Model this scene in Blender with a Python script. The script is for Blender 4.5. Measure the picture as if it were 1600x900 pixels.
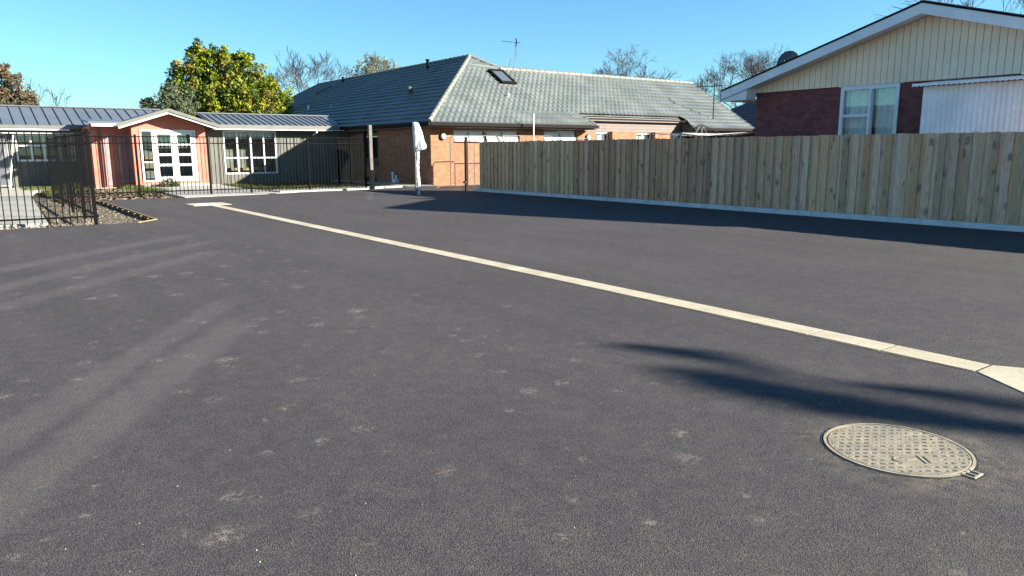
import bpy, math, random
from mathutils import Vector, Matrix
R = math.radians
rnd = random.Random(7)
for o in list(bpy.data.objects): bpy.data.objects.remove(o)
SC = bpy.context.scene
COL = SC.collection

# ------------------------------------------------------------------ camera, sky, sun, exposure
# World axes: X runs along the house fronts (right and away), Y along the paling fence (left and away)
AZ, TH, RO = R(53.8), R(10.5), R(0.23)
fw = Vector((math.cos(AZ)*math.cos(TH), math.sin(AZ)*math.cos(TH), -math.sin(TH)))
rt = Vector((math.sin(AZ), -math.cos(AZ), 0)); up = rt.cross(fw)
r2 = rt*math.cos(RO) - up*math.sin(RO); u2 = rt*math.sin(RO) + up*math.cos(RO)
cam = bpy.data.cameras.new('camera'); camo = bpy.data.objects.new('camera', cam); COL.objects.link(camo)
camo.matrix_world = Matrix(((r2.x, u2.x, -fw.x, 0), (r2.y, u2.y, -fw.y, 0), (r2.z, u2.z, -fw.z, 1.5), (0, 0, 0, 1)))
cam.sensor_width = 36; cam.lens = 1161/1600*36; cam.clip_start = .05; cam.clip_end = 2000
SC.camera = camo
SUNV = Vector((1.89, -1.92, 1.0)).normalized()
W = bpy.data.worlds.new("World"); SC.world = W; W.use_nodes = True
nt = W.node_tree
sky = nt.nodes.new('ShaderNodeTexSky'); sky.sky_type = 'NISHITA'; sky.sun_disc = False
sky.sun_elevation = R(20.4); sky.sun_rotation = math.atan2(1.89, -1.92)
sky.air_density = 1.0; sky.dust_density = 0.15; sky.ozone_density = 1.6; sky.altitude = 20
bg = nt.nodes['Background']; bg.inputs['Strength'].default_value = .05
hs = nt.nodes.new('ShaderNodeMix'); hs.data_type = 'RGBA'; hs.blend_type = 'MULTIPLY'; hs.inputs[0].default_value = 1; hs.inputs[7].default_value = (.48, .82, 1.04, 1)
nt.links.new(sky.outputs[0], hs.inputs[6]); nt.links.new(hs.outputs[2], bg.inputs['Color'])
sl = bpy.data.lights.new('sun', 'SUN'); sl.energy = 5; sl.angle = R(.53); sl.color = (1, .93, .82)
so = bpy.data.objects.new('sun', sl); COL.objects.link(so)
so.rotation_euler = SUNV.to_track_quat('Z', 'Y').to_euler()
SC.view_settings.view_transform = 'Standard'; SC.view_settings.look = 'None'
SC.view_settings.exposure = 2.05; SC.view_settings.gamma = 1
SC.view_settings.use_curve_mapping = False

# ------------------------------------------------------------------ helpers
class MB:
    def __init__(s): s.v = []; s.f = []; s.c = []
    def face(s, pts, col=None):
        i = len(s.v); s.v += [tuple(p) for p in pts]; s.f.append(tuple(range(i, i+len(pts)))); s.c.append(col)
    def box(s, x0, x1, y0, y1, z0, z1, col=None):
        if x0 > x1: x0, x1 = x1, x0
        if y0 > y1: y0, y1 = y1, y0
        i = len(s.v)
        s.v += [(x0,y0,z0),(x1,y0,z0),(x1,y1,z0),(x0,y1,z0),(x0,y0,z1),(x1,y0,z1),(x1,y1,z1),(x0,y1,z1)]
        for q in ((0,3,2,1),(4,5,6,7),(0,1,5,4),(1,2,6,5),(2,3,7,6),(3,0,4,7)):
            s.f.append(tuple(i+k for k in q)); s.c.append(col)
        return s
    def prism(s, poly, axis, a0, a1, col=None):
        # poly: 2D points; axis 'x' -> (y,z), 'y' -> (x,z), 'z' -> (x,y)
        def P(p, a):
            return {'x': (a, p[0], p[1]), 'y': (p[0], a, p[1]), 'z': (p[0], p[1], a)}[axis]
        n = len(poly); i = len(s.v)
        s.v += [P(p, a0) for p in poly] + [P(p, a1) for p in poly]
        s.f.append(tuple(range(i+n-1, i-1, -1))); s.c.append(col)
        s.f.append(tuple(range(i+n, i+2*n))); s.c.append(col)
        for k in range(n):
            s.f.append((i+k, i+(k+1) % n, i+n+(k+1) % n, i+n+k)); s.c.append(col)
        return s
    def tube(s, pts, r, n=8, cap=True, col=None):
        pts = [Vector(p) for p in pts]
        rr = r if isinstance(r, (list, tuple)) else [r]*len(pts)
        base = len(s.v); d = (pts[1]-pts[0]).normalized()
        a = d.orthogonal().normalized()
        for k, p in enumerate(pts):
            if k == 0: t = pts[1]-pts[0]
            elif k == len(pts)-1: t = pts[-1]-pts[-2]
            else: t = (pts[k+1]-pts[k]).normalized()+(pts[k]-pts[k-1]).normalized()
            if t.length < 1e-9: t = d
            t.normalize(); a = (a - t*a.dot(t)).normalized(); b = t.cross(a)
            for j in range(n):
                an = 2*math.pi*j/n
                s.v.append(tuple(p + (a*math.cos(an)+b*math.sin(an))*rr[k]))
        for k in range(len(pts)-1):
            for j in range(n):
                s.f.append((base+k*n+j, base+k*n+(j+1) % n, base+(k+1)*n+(j+1) % n, base+(k+1)*n+j)); s.c.append(col)
        if cap:
            s.f.append(tuple(base+j for j in range(n-1, -1, -1))); s.c.append(col)
            s.f.append(tuple(base+(len(pts)-1)*n+j for j in range(n))); s.c.append(col)
        return s
    def bar(s, p0, p1, w, h):   # rectangular bar between two points
        p0 = Vector(p0); p1 = Vector(p1); d = (p1-p0).normalized()
        a = d.cross(Vector((0, 0, 1)))
        if a.length < 1e-3: a = Vector((1, 0, 0))
        a.normalize(); b = a.cross(d)
        i = len(s.v)
        for p in (p0, p1):
            for sa, sb in ((-1,-1),(1,-1),(1,1),(-1,1)): s.v.append(tuple(p + a*sa*w/2 + b*sb*h/2))
        for q in ((3,2,1,0),(4,5,6,7),(0,1,5,4),(1,2,6,5),(2,3,7,6),(3,0,4,7)):
            s.f.append(tuple(i+k for k in q)); s.c.append(None)
        return s
    def build(s, name, mat, parent=None, bevel=0, smooth=False):
        loc = Vector((0, 0, 0))
        if parent is not None:
            q = parent
            while q is not None: loc = loc + q.location; q = q.parent
        me = bpy.data.meshes.new(name)
        me.from_pydata([(x-loc.x, y-loc.y, z-loc.z) for x, y, z in s.v], [], s.f)
        if any(c is not None for c in s.c):
            at = me.color_attributes.new('Col', 'FLOAT_COLOR', 'CORNER'); k = 0; buf = []
            for f, c in zip(s.f, s.c):
                c = c or (.5, .5, .5)
                for _ in f: buf += [c[0], c[1], c[2], 1.0]
            at.data.foreach_set('color', buf)
        me.materials.append(mat); me.update()
        if smooth:
            for p in me.polygons: p.use_smooth = True
        o = bpy.data.objects.new(name, me); COL.objects.link(o)
        if parent is not None: o.parent = parent
        if bevel:
            m = o.modifiers.new('bevel', 'BEVEL'); m.width = bevel; m.segments = 2; m.limit_method = 'ANGLE'
        return o

def tag(o, label=None, cat=None, group=None, kind=None):
    if label: o['label'] = label
    if cat: o['category'] = cat
    if group: o['group'] = group
    if kind: o['kind'] = kind
    return o
def thing(name, loc, label, cat, group=None):
    o = bpy.data.objects.new(name, None); COL.objects.link(o); o.location = loc; o.empty_display_size = .3
    return tag(o, label, cat, group)
def single(name, mb, mat, label, cat, group=None, **k):
    return tag(mb.build(name, mat, **k), label, cat, group)
def struct(name, mb, mat, label=None): 
    o = mb.build(name, mat); tag(o, label, None, None, 'structure'); return o

# ------------------------------------------------------------------ node material kit
class NM:
    def __init__(s, name, rough=.7, spec=.5, metal=0):
        m = bpy.data.materials.new(name); m.use_nodes = True; s.m = m; s.t = m.node_tree
        s.b = s.t.nodes['Principled BSDF']
        s.b.inputs['Roughness'].default_value = rough; s.b.inputs['Specular IOR Level'].default_value = spec
        s.b.inputs['Metallic'].default_value = metal
    def n(s, typ, **k):
        nd = s.t.nodes.new(typ)
        for a, b in k.items(): setattr(nd, a, b)
        return nd
    def link(s, a, b): s.t.links.new(a, b)
    def val(s, x, sock):
        if isinstance(x, (int, float)): sock.default_value = x
        elif isinstance(x, (tuple, list)): sock.default_value = x if len(sock.default_value) == len(x) else (*x, 1)
        else: s.link(x, sock)
    def math(s, op, a, b=0, c=0, clamp=False):
        nd = s.n('ShaderNodeMath', operation=op, use_clamp=clamp)
        s.val(a, nd.inputs[0]); s.val(b, nd.inputs[1])
        if op in ('MULTIPLY_ADD', 'SMOOTH_MIN', 'COMPARE'): s.val(c, nd.inputs[2])
        return nd.outputs[0]
    def smooth(s, x, a, b):   # smoothstep a->b gives 0->1
        nd = s.n('ShaderNodeMapRange', interpolation_type='SMOOTHSTEP'); s.val(x, nd.inputs[0])
        s.val(a, nd.inputs[1]); s.val(b, nd.inputs[2]); return nd.outputs[0]
    def pos(s): return s.n('ShaderNodeNewGeometry').outputs['Position']
    def sep(s, v=None):
        nd = s.n('ShaderNodeSeparateXYZ'); s.link(v or s.pos(), nd.inputs[0]); return nd.outputs
    def comb(s, x=0, y=0, z=0):
        nd = s.n('ShaderNodeCombineXYZ'); s.val(x, nd.inputs[0]); s.val(y, nd.inputs[1]); s.val(z, nd.inputs[2]); return nd.outputs[0]
    def scale(s, v, sc):
        nd = s.n('ShaderNodeVectorMath', operation='MULTIPLY'); s.link(v, nd.inputs[0]); nd.inputs[1].default_value = sc; return nd.outputs[0]
    def noise(s, v, scale, detail=4, rough=.55, col=False):
        nd = s.n('ShaderNodeTexNoise'); s.link(v, nd.inputs['Vector']); nd.inputs['Scale'].default_value = scale
        nd.inputs['Detail'].default_value = detail; nd.inputs['Roughness'].default_value = rough
        return nd.outputs['Color' if col else 'Fac']
    def vor(s, v, scale, out='Distance', feature='F1', rand=1):
        nd = s.n('ShaderNodeTexVoronoi', feature=feature); s.link(v, nd.inputs['Vector']); nd.inputs['Scale'].default_value = scale
        nd.inputs['Randomness'].default_value = rand; return nd.outputs[out]
    def mix(s, f, a, b, mode='MIX'):
        nd = s.n('ShaderNodeMix', data_type='RGBA', blend_type=mode); s.val(f, nd.inputs[0])
        s.val(a, nd.inputs[6]); s.val(b, nd.inputs[7]); return nd.outputs[2]
    def attr(s, name='Col'): 
        nd = s.n('ShaderNodeAttribute', attribute_name=name); return nd.outputs['Color']
    def base(s, c): s.val(c, s.b.inputs['Base Color'])
    def rough(s, c): s.val(c, s.b.inputs['Roughness'])
    def bump(s, h, dist=.01, strength=1):
        nd = s.n('ShaderNodeBump'); nd.inputs['Distance'].default_value = dist; nd.inputs['Strength'].default_value = strength
        s.link(h, nd.inputs['Height']); s.link(nd.outputs[0], s.b.inputs['Normal'])

def mottled(name, col, rough=.7, var=.25, scale=3, fine=40, bump=.002, spec=.4, metal=0):
    k = NM(name, rough, spec, metal); p = k.pos()
    a = k.noise(p, scale, 5); b = k.noise(p, fine, 3)
    f = k.math('MULTIPLY_ADD', a, .7, k.math('MULTIPLY', b, .3))
    lo = tuple(c*(1-var) for c in col); hi = tuple(min(1, c*(1+var)) for c in col)
    k.base(k.mix(k.smooth(f, .3, .7), lo, hi))
    if bump: k.bump(b, bump)
    return k.m

def asphalt():
    k = NM('asphalt', .78, .2); p = k.pos(); x, y, z = k.sep(p)
    agg = k.vor(p, 185, 'Distance'); aggc = k.vor(p, 185, 'Color'); n1 = k.noise(p, 60, 3, .7); big = k.noise(p, .5, 4); mid = k.noise(p, 3.2, 4, .6)
    sx = k.sep(aggc)[0]
    coarse = k.noise(p, 135, 2, .85)
    c = k.mix(k.smooth(coarse, .36, .66), (.046, .042, .041), (.108, .099, .094))
    pit = k.smooth(agg, .3, .75)
    c = k.mix(k.math('MULTIPLY', pit, .65), c, (.012, .011, .011))
    c = k.mix(k.math('MULTIPLY', k.smooth(sx, .80, .98), .4), c, (.17, .16, .15))
    med = k.noise(p, 28, 3, .7); c = k.mix(k.math('MULTIPLY', k.smooth(med, .5, .32), .22), c, (.03, .028, .028)); mot = k.noise(p, 7, 4, .65); c = k.mix(k.smooth(mot, .35, .68), k.mix(1, c, (.88, .88, .90), 'MULTIPLY'), k.mix(1, c, (1.10, 1.09, 1.08), 'MULTIPLY'))
    # large scale tone and roller streaks along Y
    st = k.noise(k.scale(p, (1.5, .12, 1)), 1.3, 4)
    tone = k.math('MULTIPLY_ADD', big, .5, k.math('MULTIPLY', st, .5))
    c = k.mix(k.smooth(tone, .3, .72), k.mix(1, c, (.84, .84, .87), 'MULTIPLY'), k.mix(1, c, (1.14, 1.12, 1.10), 'MULTIPLY'))
    glare_tone = (.20, .18, .165)
    # pale glare streaks painted into the colour (position along / across each one)
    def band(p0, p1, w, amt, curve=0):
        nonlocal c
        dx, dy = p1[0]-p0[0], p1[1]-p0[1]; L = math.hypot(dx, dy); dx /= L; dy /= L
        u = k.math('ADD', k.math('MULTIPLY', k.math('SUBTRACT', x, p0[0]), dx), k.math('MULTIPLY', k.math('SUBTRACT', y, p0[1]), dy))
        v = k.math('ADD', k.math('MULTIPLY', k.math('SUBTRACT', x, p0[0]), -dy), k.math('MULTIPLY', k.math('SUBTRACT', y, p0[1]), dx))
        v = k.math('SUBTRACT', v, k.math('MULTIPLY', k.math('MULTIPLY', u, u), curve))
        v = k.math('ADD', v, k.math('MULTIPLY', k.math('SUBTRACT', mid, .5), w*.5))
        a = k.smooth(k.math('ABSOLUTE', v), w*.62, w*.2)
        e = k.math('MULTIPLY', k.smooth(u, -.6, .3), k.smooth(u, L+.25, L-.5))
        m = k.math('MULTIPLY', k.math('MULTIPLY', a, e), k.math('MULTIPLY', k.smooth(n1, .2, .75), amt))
        c = k.mix(m, c, glare_tone)
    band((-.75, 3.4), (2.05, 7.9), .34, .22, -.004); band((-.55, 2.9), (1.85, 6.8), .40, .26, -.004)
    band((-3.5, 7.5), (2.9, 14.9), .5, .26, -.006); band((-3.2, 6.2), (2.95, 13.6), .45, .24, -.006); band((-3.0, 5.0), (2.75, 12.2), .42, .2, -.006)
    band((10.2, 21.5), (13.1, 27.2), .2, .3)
    # dusty foot scuffs
    wp = k.n('ShaderNodeVectorMath', operation='ADD'); k.link(p, wp.inputs[0])
    k.link(k.scale(k.noise(p, 9, 3, .6, True), (.13, .13, 0)), wp.inputs[1])
    for sc, th, rad, am in ((2.7, .60, .30, .55), (4.6, .70, .34, .45), (7.5, .84, .36, .4), (1.7, .86, .2, .5)):
        d = k.vor(wp.outputs[0], sc, 'Distance'); cc = k.sep(k.vor(wp.outputs[0], sc, 'Color'))[1]
        rv = k.math('MULTIPLY_ADD', k.sep(k.vor(wp.outputs[0], sc, 'Color'))[0], rad*.9, rad*.35); m = k.math('MULTIPLY', k.smooth(d, rv, k.math('MULTIPLY', rv, .3)), k.smooth(cc, th, th+.02))
        m = k.math('MULTIPLY', m, k.smooth(k.noise(p, 24, 3, .8), .44, .60))
        # fewer scuffs to the right of the concrete strip
        m = k.math('MULTIPLY', m, k.smooth(x, 5.2, 3.0))
        c = k.mix(k.math('MULTIPLY', m, am), c, (.27, .235, .19))
    dxm = k.math('SUBTRACT', x, 3.70); dym = k.math('SUBTRACT', y, 1.64); rm = k.math('SQRT', k.math('ADD', k.math('MULTIPLY', dxm, dxm), k.math('MULTIPLY', dym, dym)))
    c = k.mix(k.math('MULTIPLY', k.math('MULTIPLY', k.smooth(rm, .66, .34), k.smooth(k.noise(p, 8, 4, .7), .38, .66)), .42), c, (.17, .145, .10))
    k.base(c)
    hgt = k.math('ADD', k.math('MULTIPLY', pit, -.7), k.math('MULTIPLY', coarse, .8))
    k.bump(hgt, .0035, .6)
    return k.m

def concrete(name, col, joints=None, rough=.85):
    k = NM(name, rough, .3); p = k.pos(); a = k.noise(p, 2.2, 5, .6); b = k.noise(p, 70, 3, .7); g = k.noise(k.scale(p, (9, 1.2, 1)), 3, 4)
    f = k.math('ADD', k.math('MULTIPLY', a, .45), k.math('ADD', k.math('MULTIPLY', b, .3), k.math('MULTIPLY', g, .25)))
    cc_ = k.mix(k.smooth(f, .32, .68), tuple(v*.74 for v in col), tuple(v*1.12 for v in col)); st_ = k.smooth(k.noise(p, 6, 5, .75), .56, .70); k.base(k.mix(k.math('MULTIPLY', st_, .5), cc_, tuple(v*.45 for v in col)))
    k.bump(b, .003, .6); return k.m

def brick(name, c1, c2, mortar, bw=.24, rh=.086, ms=.011, offs=0):
    k = NM(name, .8, .3); x, y, z = k.sep()
    v = k.comb(k.math('ADD', x, y), z, 0)
    nd = k.n('ShaderNodeTexBrick'); k.link(v, nd.inputs['Vector']); nd.inputs['Scale'].default_value = 1
    nd.inputs['Brick Width'].default_value = bw; nd.inputs['Row Height'].default_value = rh; nd.inputs['Mortar Size'].default_value = ms
    nd.inputs['Mortar Smooth'].default_value = .1; nd.inputs['Bias'].default_value = 0
    nd.inputs['Color1'].default_value = (*c1, 1); nd.inputs['Color2'].default_value = (*c2, 1); nd.inputs['Mortar'].default_value = (*mortar, 1)
    n = k.noise(k.pos(), 5, 5, .65); n2 = k.noise(k.pos(), 45, 3)
    c = k.mix(k.smooth(n, .3, .7), nd.outputs['Color'], k.mix(1, nd.outputs['Color'], (.72, .68, .66), 'MULTIPLY'))
    c = k.mix(k.math('MULTIPLY', k.smooth(n2, .45, .75), .25), c, tuple(v*.45 for v in c1))
    k.base(c)
    k.bump(k.math('SUBTRACT', k.math('MULTIPLY', n2, .2), nd.outputs['Fac']), .008, .8)
    return k.m

def paling_mat(name, bump=.004):
    k = NM(name, .82, .25); p = k.pos(); col = k.attr(); x, y, z = k.sep(p)
    rid = k.sep(col)
    # every board carries its own colour attribute; use it to shift the grain too
    sh = k.n('ShaderNodeVectorMath', operation='ADD'); k.link(p, sh.inputs[0])
    k.link(k.scale(k.comb(rid[0], rid[1], rid[2]), (40, 60, 90)), sh.inputs[1]); q = sh.outputs[0]
    grain = k.noise(k.scale(q, (14, 26, 1.1)), 3.0, 6, .7)
    patch = k.noise(k.scale(q, (1, 3, .9)), 1.4, 4, .6)
    c = k.mix(k.smooth(grain, .3, .75), k.mix(1, col, (.66, .62, .56), 'MULTIPLY'), k.mix(1, col, (1.15, 1.15, 1.15), 'MULTIPLY'))
    c = k.mix(k.math('MULTIPLY', k.smooth(patch, .5, .72), .45), c, (.50, .40, .20))      # mossy treated green tint
    c = k.mix(k.math('MULTIPLY', k.smooth(patch, .46, .26), .4), c, (.74, .60, .42))
    # knots
    kv = k.scale(q, (1, 3.4, 1.9)); kd = k.vor(kv, 1.35, 'Distance'); kc = k.sep(k.vor(kv, 1.35, 'Color'))[0]
    kn = k.math('MULTIPLY', k.smooth(kd, .33, .10), k.smooth(kc, .34, .42))
    kn = k.math('MULTIPLY', kn, k.smooth(k.noise(q, 22, 3, .7), .30, .56))
    lowd = k.math('MULTIPLY', k.smooth(z, .55, .1), k.smooth(k.noise(k.scale(p, (1, 6, 1.5)), 2, 4), .4, .65)); c = k.mix(k.math('MULTIPLY', lowd, .5), c, k.mix(1, c, (.62, .54, .44), 'MULTIPLY'))
    c = k.mix(k.math('MULTIPLY', kn, .7), c, (.05, .043, .034))
    # pairs of nail marks at rail heights
    k.base(c); k.bump(grain, bump, .7); return k.m

def leafmat(name, rough=.5, trans=.15):
    k = NM(name, rough, .2); k.base(k.attr())
    k.b.inputs['Subsurface Weight'].default_value = 0
    tr = k.n('ShaderNodeBsdfTranslucent'); k.link(k.attr(), tr.inputs[0])
    mx = k.n('ShaderNodeMixShader'); mx.inputs[0].default_value = trans
    k.link(k.b.outputs[0], mx.inputs[1]); k.link(tr.outputs[0], mx.inputs[2])
    k.link(mx.outputs[0], k.t.nodes['Material Output'].inputs[0]); return k.m

def glassmat(name, tint=(.9, .95, .95)):
    m = bpy.data.materials.new(name); m.use_nodes = True; t = m.node_tree; t.nodes.remove(t.nodes['Principled BSDF'])
    g = t.nodes.new('ShaderNodeBsdfGlossy'); g.inputs['Roughness'].default_value = .015
    tr = t.nodes.new('ShaderNodeBsdfTransparent'); tr.inputs[0].default_value = (*tint, 1)
    lw = t.nodes.new('ShaderNodeLayerWeight'); lw.inputs[0].default_value = .5
    pw = t.nodes.new('ShaderNodeMath'); pw.operation = 'POWER'; pw.inputs[1].default_value = 4
    f = t.nodes.new('ShaderNodeMath'); f.operation = 'MULTIPLY_ADD'; f.inputs[1].default_value = .9; f.inputs[2].default_value = .07
    t.links.new(lw.outputs['Facing'], pw.inputs[0]); t.links.new(pw.outputs[0], f.inputs[0])
    mx = t.nodes.new('ShaderNodeMixShader'); o = t.nodes['Material Output']
    t.links.new(f.outputs[0], mx.inputs[0]); t.links.new(tr.outputs[0], mx.inputs[1]); t.links.new(g.outputs[0], mx.inputs[2]); t.links.new(mx.outputs[0], o.inputs[0])
    return m

def boards_mat(name, col, pitch, axis, rough=.6, dark=.35, frac=.08):
    k = NM(name, rough, .35); x, y, z = k.sep()
    s = z if axis == 'z' else k.math('ADD', x, y)
    fr = k.math('FRACT', k.math('DIVIDE', s, pitch)); g = k.math('LESS_THAN', fr, frac)
    n = k.noise(k.scale(k.pos(), (1, 1, 4) if axis == 'z' else (3, 3, .6)), 2.5, 4)
    c = k.mix(k.smooth(n, .3, .7), tuple(v*.86 for v in col), tuple(v*1.1 for v in col))
    k.base(k.mix(g, c, tuple(v*dark for v in col)))
    k.bump(k.math('MULTIPLY', k.math('ADD', fr, 0), -1) if axis == 'z' else k.math('MULTIPLY', g, -1), .012, .6)
    return k.m

M = {}
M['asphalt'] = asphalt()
M['channel'] = concrete('pale_concrete', (.42, .375, .27))
M['path'] = concrete('path_concrete', (.36, .345, .295))
M['kerb'] = concrete('kerb_concrete', (.62, .62, .60))
M['brick'] = brick('orange_brick', (.39, .185, .085), (.31, .125, .058), (.19, .13, .09))
M['maroon'] = brick('maroon_brick', (.27, .080, .075), (.18, .050, .050), (.16, .085, .080), ms=.008)
M['paling'] = paling_mat('weathered_palings')
M['blackmetal'] = mottled('black_powder_coat', (.0035, .004, .004), .7, .2, 4, 60, 0, .06)
M['galv'] = mottled('galvanised_pipe', (.10, .105, .10), .6, .2, 4, 60, 0, .3, 0)
M['white'] = mottled('white_paint', (.6, .6, .59), .45, .05, 2, 30, .0005)
M['whitegrey'] = mottled('pale_grey_paint', (.74, .75, .77), .55, .08, 2, 30, .0005)
M['gutter'] = mottled('dark_brown_gutter', (.012, .010, .009), .7, .15, 4, 40, .001, .08)
M['olivegutter'] = mottled('grey_green_gutter', (.12, .12, .10), .45, .12)
M['soffit'] = mottled('brown_soffit', (.17, .13, .11), .7, .12)
M['brownboard'] = boards_mat('brown_weatherboard', (.12, .088, .070), .15, 'z')
M['darkboard'] = boards_mat('dark_weatherboard', (.07, .06, .055), .15, 'z')
M['cream'] = mottled('cream_boards', (.90, .67, .48), .6, .07, 1.5, 30, .001)
M['creamgap'] = mottled('groove_shadow', (.60, .47, .34), .8)
M['olive'] = mottled('grey_olive_boards', (.10, .102, .080), .65, .1, 1.5, 30, .001)
M['red'] = mottled('salmon_red_wall', (.45, .14, .092), .7, .10, 1.2, 30, .001)
M['salmon'] = mottled('salmon_render', (.22, .12, .085), .7, .10)
def tiles():
    k = NM('painted_concrete_tiles', .40, .55); p = k.pos()
    n = k.noise(p, .8, 4); f = k.noise(p, 9, 4, .7)
    c = k.mix(k.smooth(n, .3, .7), (.095, .112, .108), (.145, .162, .152))
    c = k.mix(k.math('MULTIPLY', k.smooth(f, .52, .8), .5), c, (.25, .26, .22)); k.base(c); k.bump(f, .003)
    return k.m
M['tiles'] = tiles()
M['ridgecap'] = mottled('ridge_cap_tiles', (.165, .17, .145), .7, .25, 3, 30, .003)
M['bluetile'] = mottled('dark_blue_tiles', (.07, .09, .11), .38, .2, 2, 20, .002)
M['steelroof'] = mottled('dark_grey_steel_roof', (.10, .115, .13), .38, .12, .7, 30, 0, .5)
M['corr'] = mottled('pale_corrugated_sheet', (.78, .80, .83), .5, .12, 1.2, 20, .001)
M['glass'] = glassmat('window_glass')
M['curtain'] = mottled('pale_curtain', (.75, .75, .69), .9, .12, 6, 30, 0)
M['blind'] = mottled('white_blind', (.80, .80, .74), .9, .05)
M['interior'] = mottled('dim_room', (.20, .18, .145), .9, .3)
M['timberpost'] = mottled('weathered_timber', (.13, .12, .10), .85, .35, 5, 60, .003)
M['edging'] = mottled('new_pine_edging', (.26, .18, .085), .8, .3, 4, 50, .003)
M['darkpost'] = mottled('dark_stained_post', (.012, .008, .006), .9, .3, 4, 50, .002)
def wrapmat():
    k = NM('white_plastic_wrap', .28, .6); p = k.pos(); n = k.noise(k.scale(p, (1, 1, .35)), 16, 4, .7)
    k.base(k.mix(k.smooth(n, .35, .65), (.42, .41, .42), (.78, .77, .76))); k.bump(n, .03, .9); return k.m
M['wrap'] = wrapmat()
M['lattice'] = mottled('dark_lattice', (.30, .32, .36), .7)
M['barkdark'] = mottled('tree_bark', (.10, .075, .055), .9, .3, 6, 40, .004)
M['twig'] = mottled('bare_twigs', (.085, .066, .058), .85, .3, 3, 20, 0)
M['leaf'] = leafmat('glossy_leaves', .6)
M['leafdull'] = leafmat('dull_leaves', .7)
def ground():
    k = NM('turf_and_soil', .95, .1); p = k.pos(); n = k.noise(p, .35, 5, .6); f = k.noise(p, 14, 4, .7)
    c = k.mix(k.smooth(n, .42, .6), (.075, .085, .030), (.12, .10, .065))
    k.base(k.mix(k.smooth(f, .4, .7), c, k.mix(1, c, (.5, .5, .5), 'MULTIPLY'))); k.bump(f, .05); return k.m
M['ground'] = ground()
def rubble(name, a, b, sc):
    k = NM(name, .95, .15); p = k.pos(); d = k.vor(p, sc, 'Distance'); cc = k.sep(k.vor(p, sc, 'Color'))[0]; n = k.noise(p, 1.5, 4)
    c = k.mix(cc, a, b); c = k.mix(k.math('MULTIPLY', k.smooth(n, .45, .6), .6), c, tuple(v*.5 for v in a))
    k.base(k.mix(k.smooth(d, .35, .7), c, tuple(v*.25 for v in a))); k.bump(k.math('MULTIPLY', d, -1), .05, 1); return k.m
M['gravel'] = rubble('loose_gravel', (.16, .135, .09), (.26, .225, .16), 17)
M['mulch'] = rubble('garden_mulch', (.10, .075, .05), (.20, .16, .115), 11)
M['stone'] = mottled('loose_stones', (.17, .15, .11), .9, .35, 9, 60, .002)
M['chip'] = mottled('bark_chips', (.13, .095, .06), .9, .4, 9, 60, .002)
M['grass'] = leafmat('lawn_blades', .7)
M['dish'] = mottled('dish_grey', (.05, .085, .13), .5)
M['grit'] = mottled('pale_grit', (.34, .30, .16), .8, .4, 30, 60, 0)

# ------------------------------------------------------------------ setting: ground, asphalt, paths
g = MB(); g.face([(-400,-400,-.14),(600,-400,-.14),(600,600,-.14),(-400,600,-.14)]); struct('ground', g, M['ground'])
rr = random.Random(3)
def ragged(pts, step=.35, amp=.03):
    out = []
    for i, p in enumerate(pts):
        q = pts[(i+1) % len(pts)]; L = math.hypot(q[0]-p[0], q[1]-p[1]); n = max(1, int(L/step)) if L < 14 else 1
        for j in range(n):
            t = j/n; j2 = amp if j else 0
            out.append((p[0]+(q[0]-p[0])*t+rr.uniform(-j2, j2), p[1]+(q[1]-p[1])*t+rr.uniform(-j2, j2)))
    return out
asp = ragged([(-16,-18),(15.5,-18),(15.5,23.55),(15.35,24.9),(15.9,26.9),(14.9,27.85),(13.4,27.5),(13.1,27.1),(10.4,27.15),(9.4,26.75),(5.95,26.35),(3.5,26.62),(3.43,18.2),(2.95,17.62),(2.3,17.72),(-16,17.95)])
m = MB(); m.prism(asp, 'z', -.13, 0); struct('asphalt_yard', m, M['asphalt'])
m = MB(); m.prism([(-16,19.2),(1.42,19.2),(1.95,32.5),(2.4,36.3),(4.6,36.3),(4.6,36.75),(9.2,36.3),(9.2,39.4),(-16,39.4)], 'z', -.13, -.03); struct('side_path', m, M['path'])
m = MB(); m.prism([(5.9,26.42),(9.35,26.78),(9.35,33.5),(9.6,36.35),(6.1,36.3),(6.0,30)], 'z', -.13, .012); struct('entry_path', m, M['path'])
m = MB(); m.prism(ragged([(9.4,27.25),(13.1,27.45),(13.3,27.9),(14.95,28.2),(16.1,27.3),(16.25,28.0),(16.28,36.3),(15.2,36.3),(15.0,28.7),(9.4,28.5)], .5, .05), 'z', -.13, .05); struct('wall_path', m, M['path'])
m = MB(); m.prism([(15.52,23.7),(15.4,24.9),(15.95,26.9),(16.6,27.95),(22,27.95),(22,23.7)], 'z', -.13, -.02); struct('dirt_path', m, M['mulch'])
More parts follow.
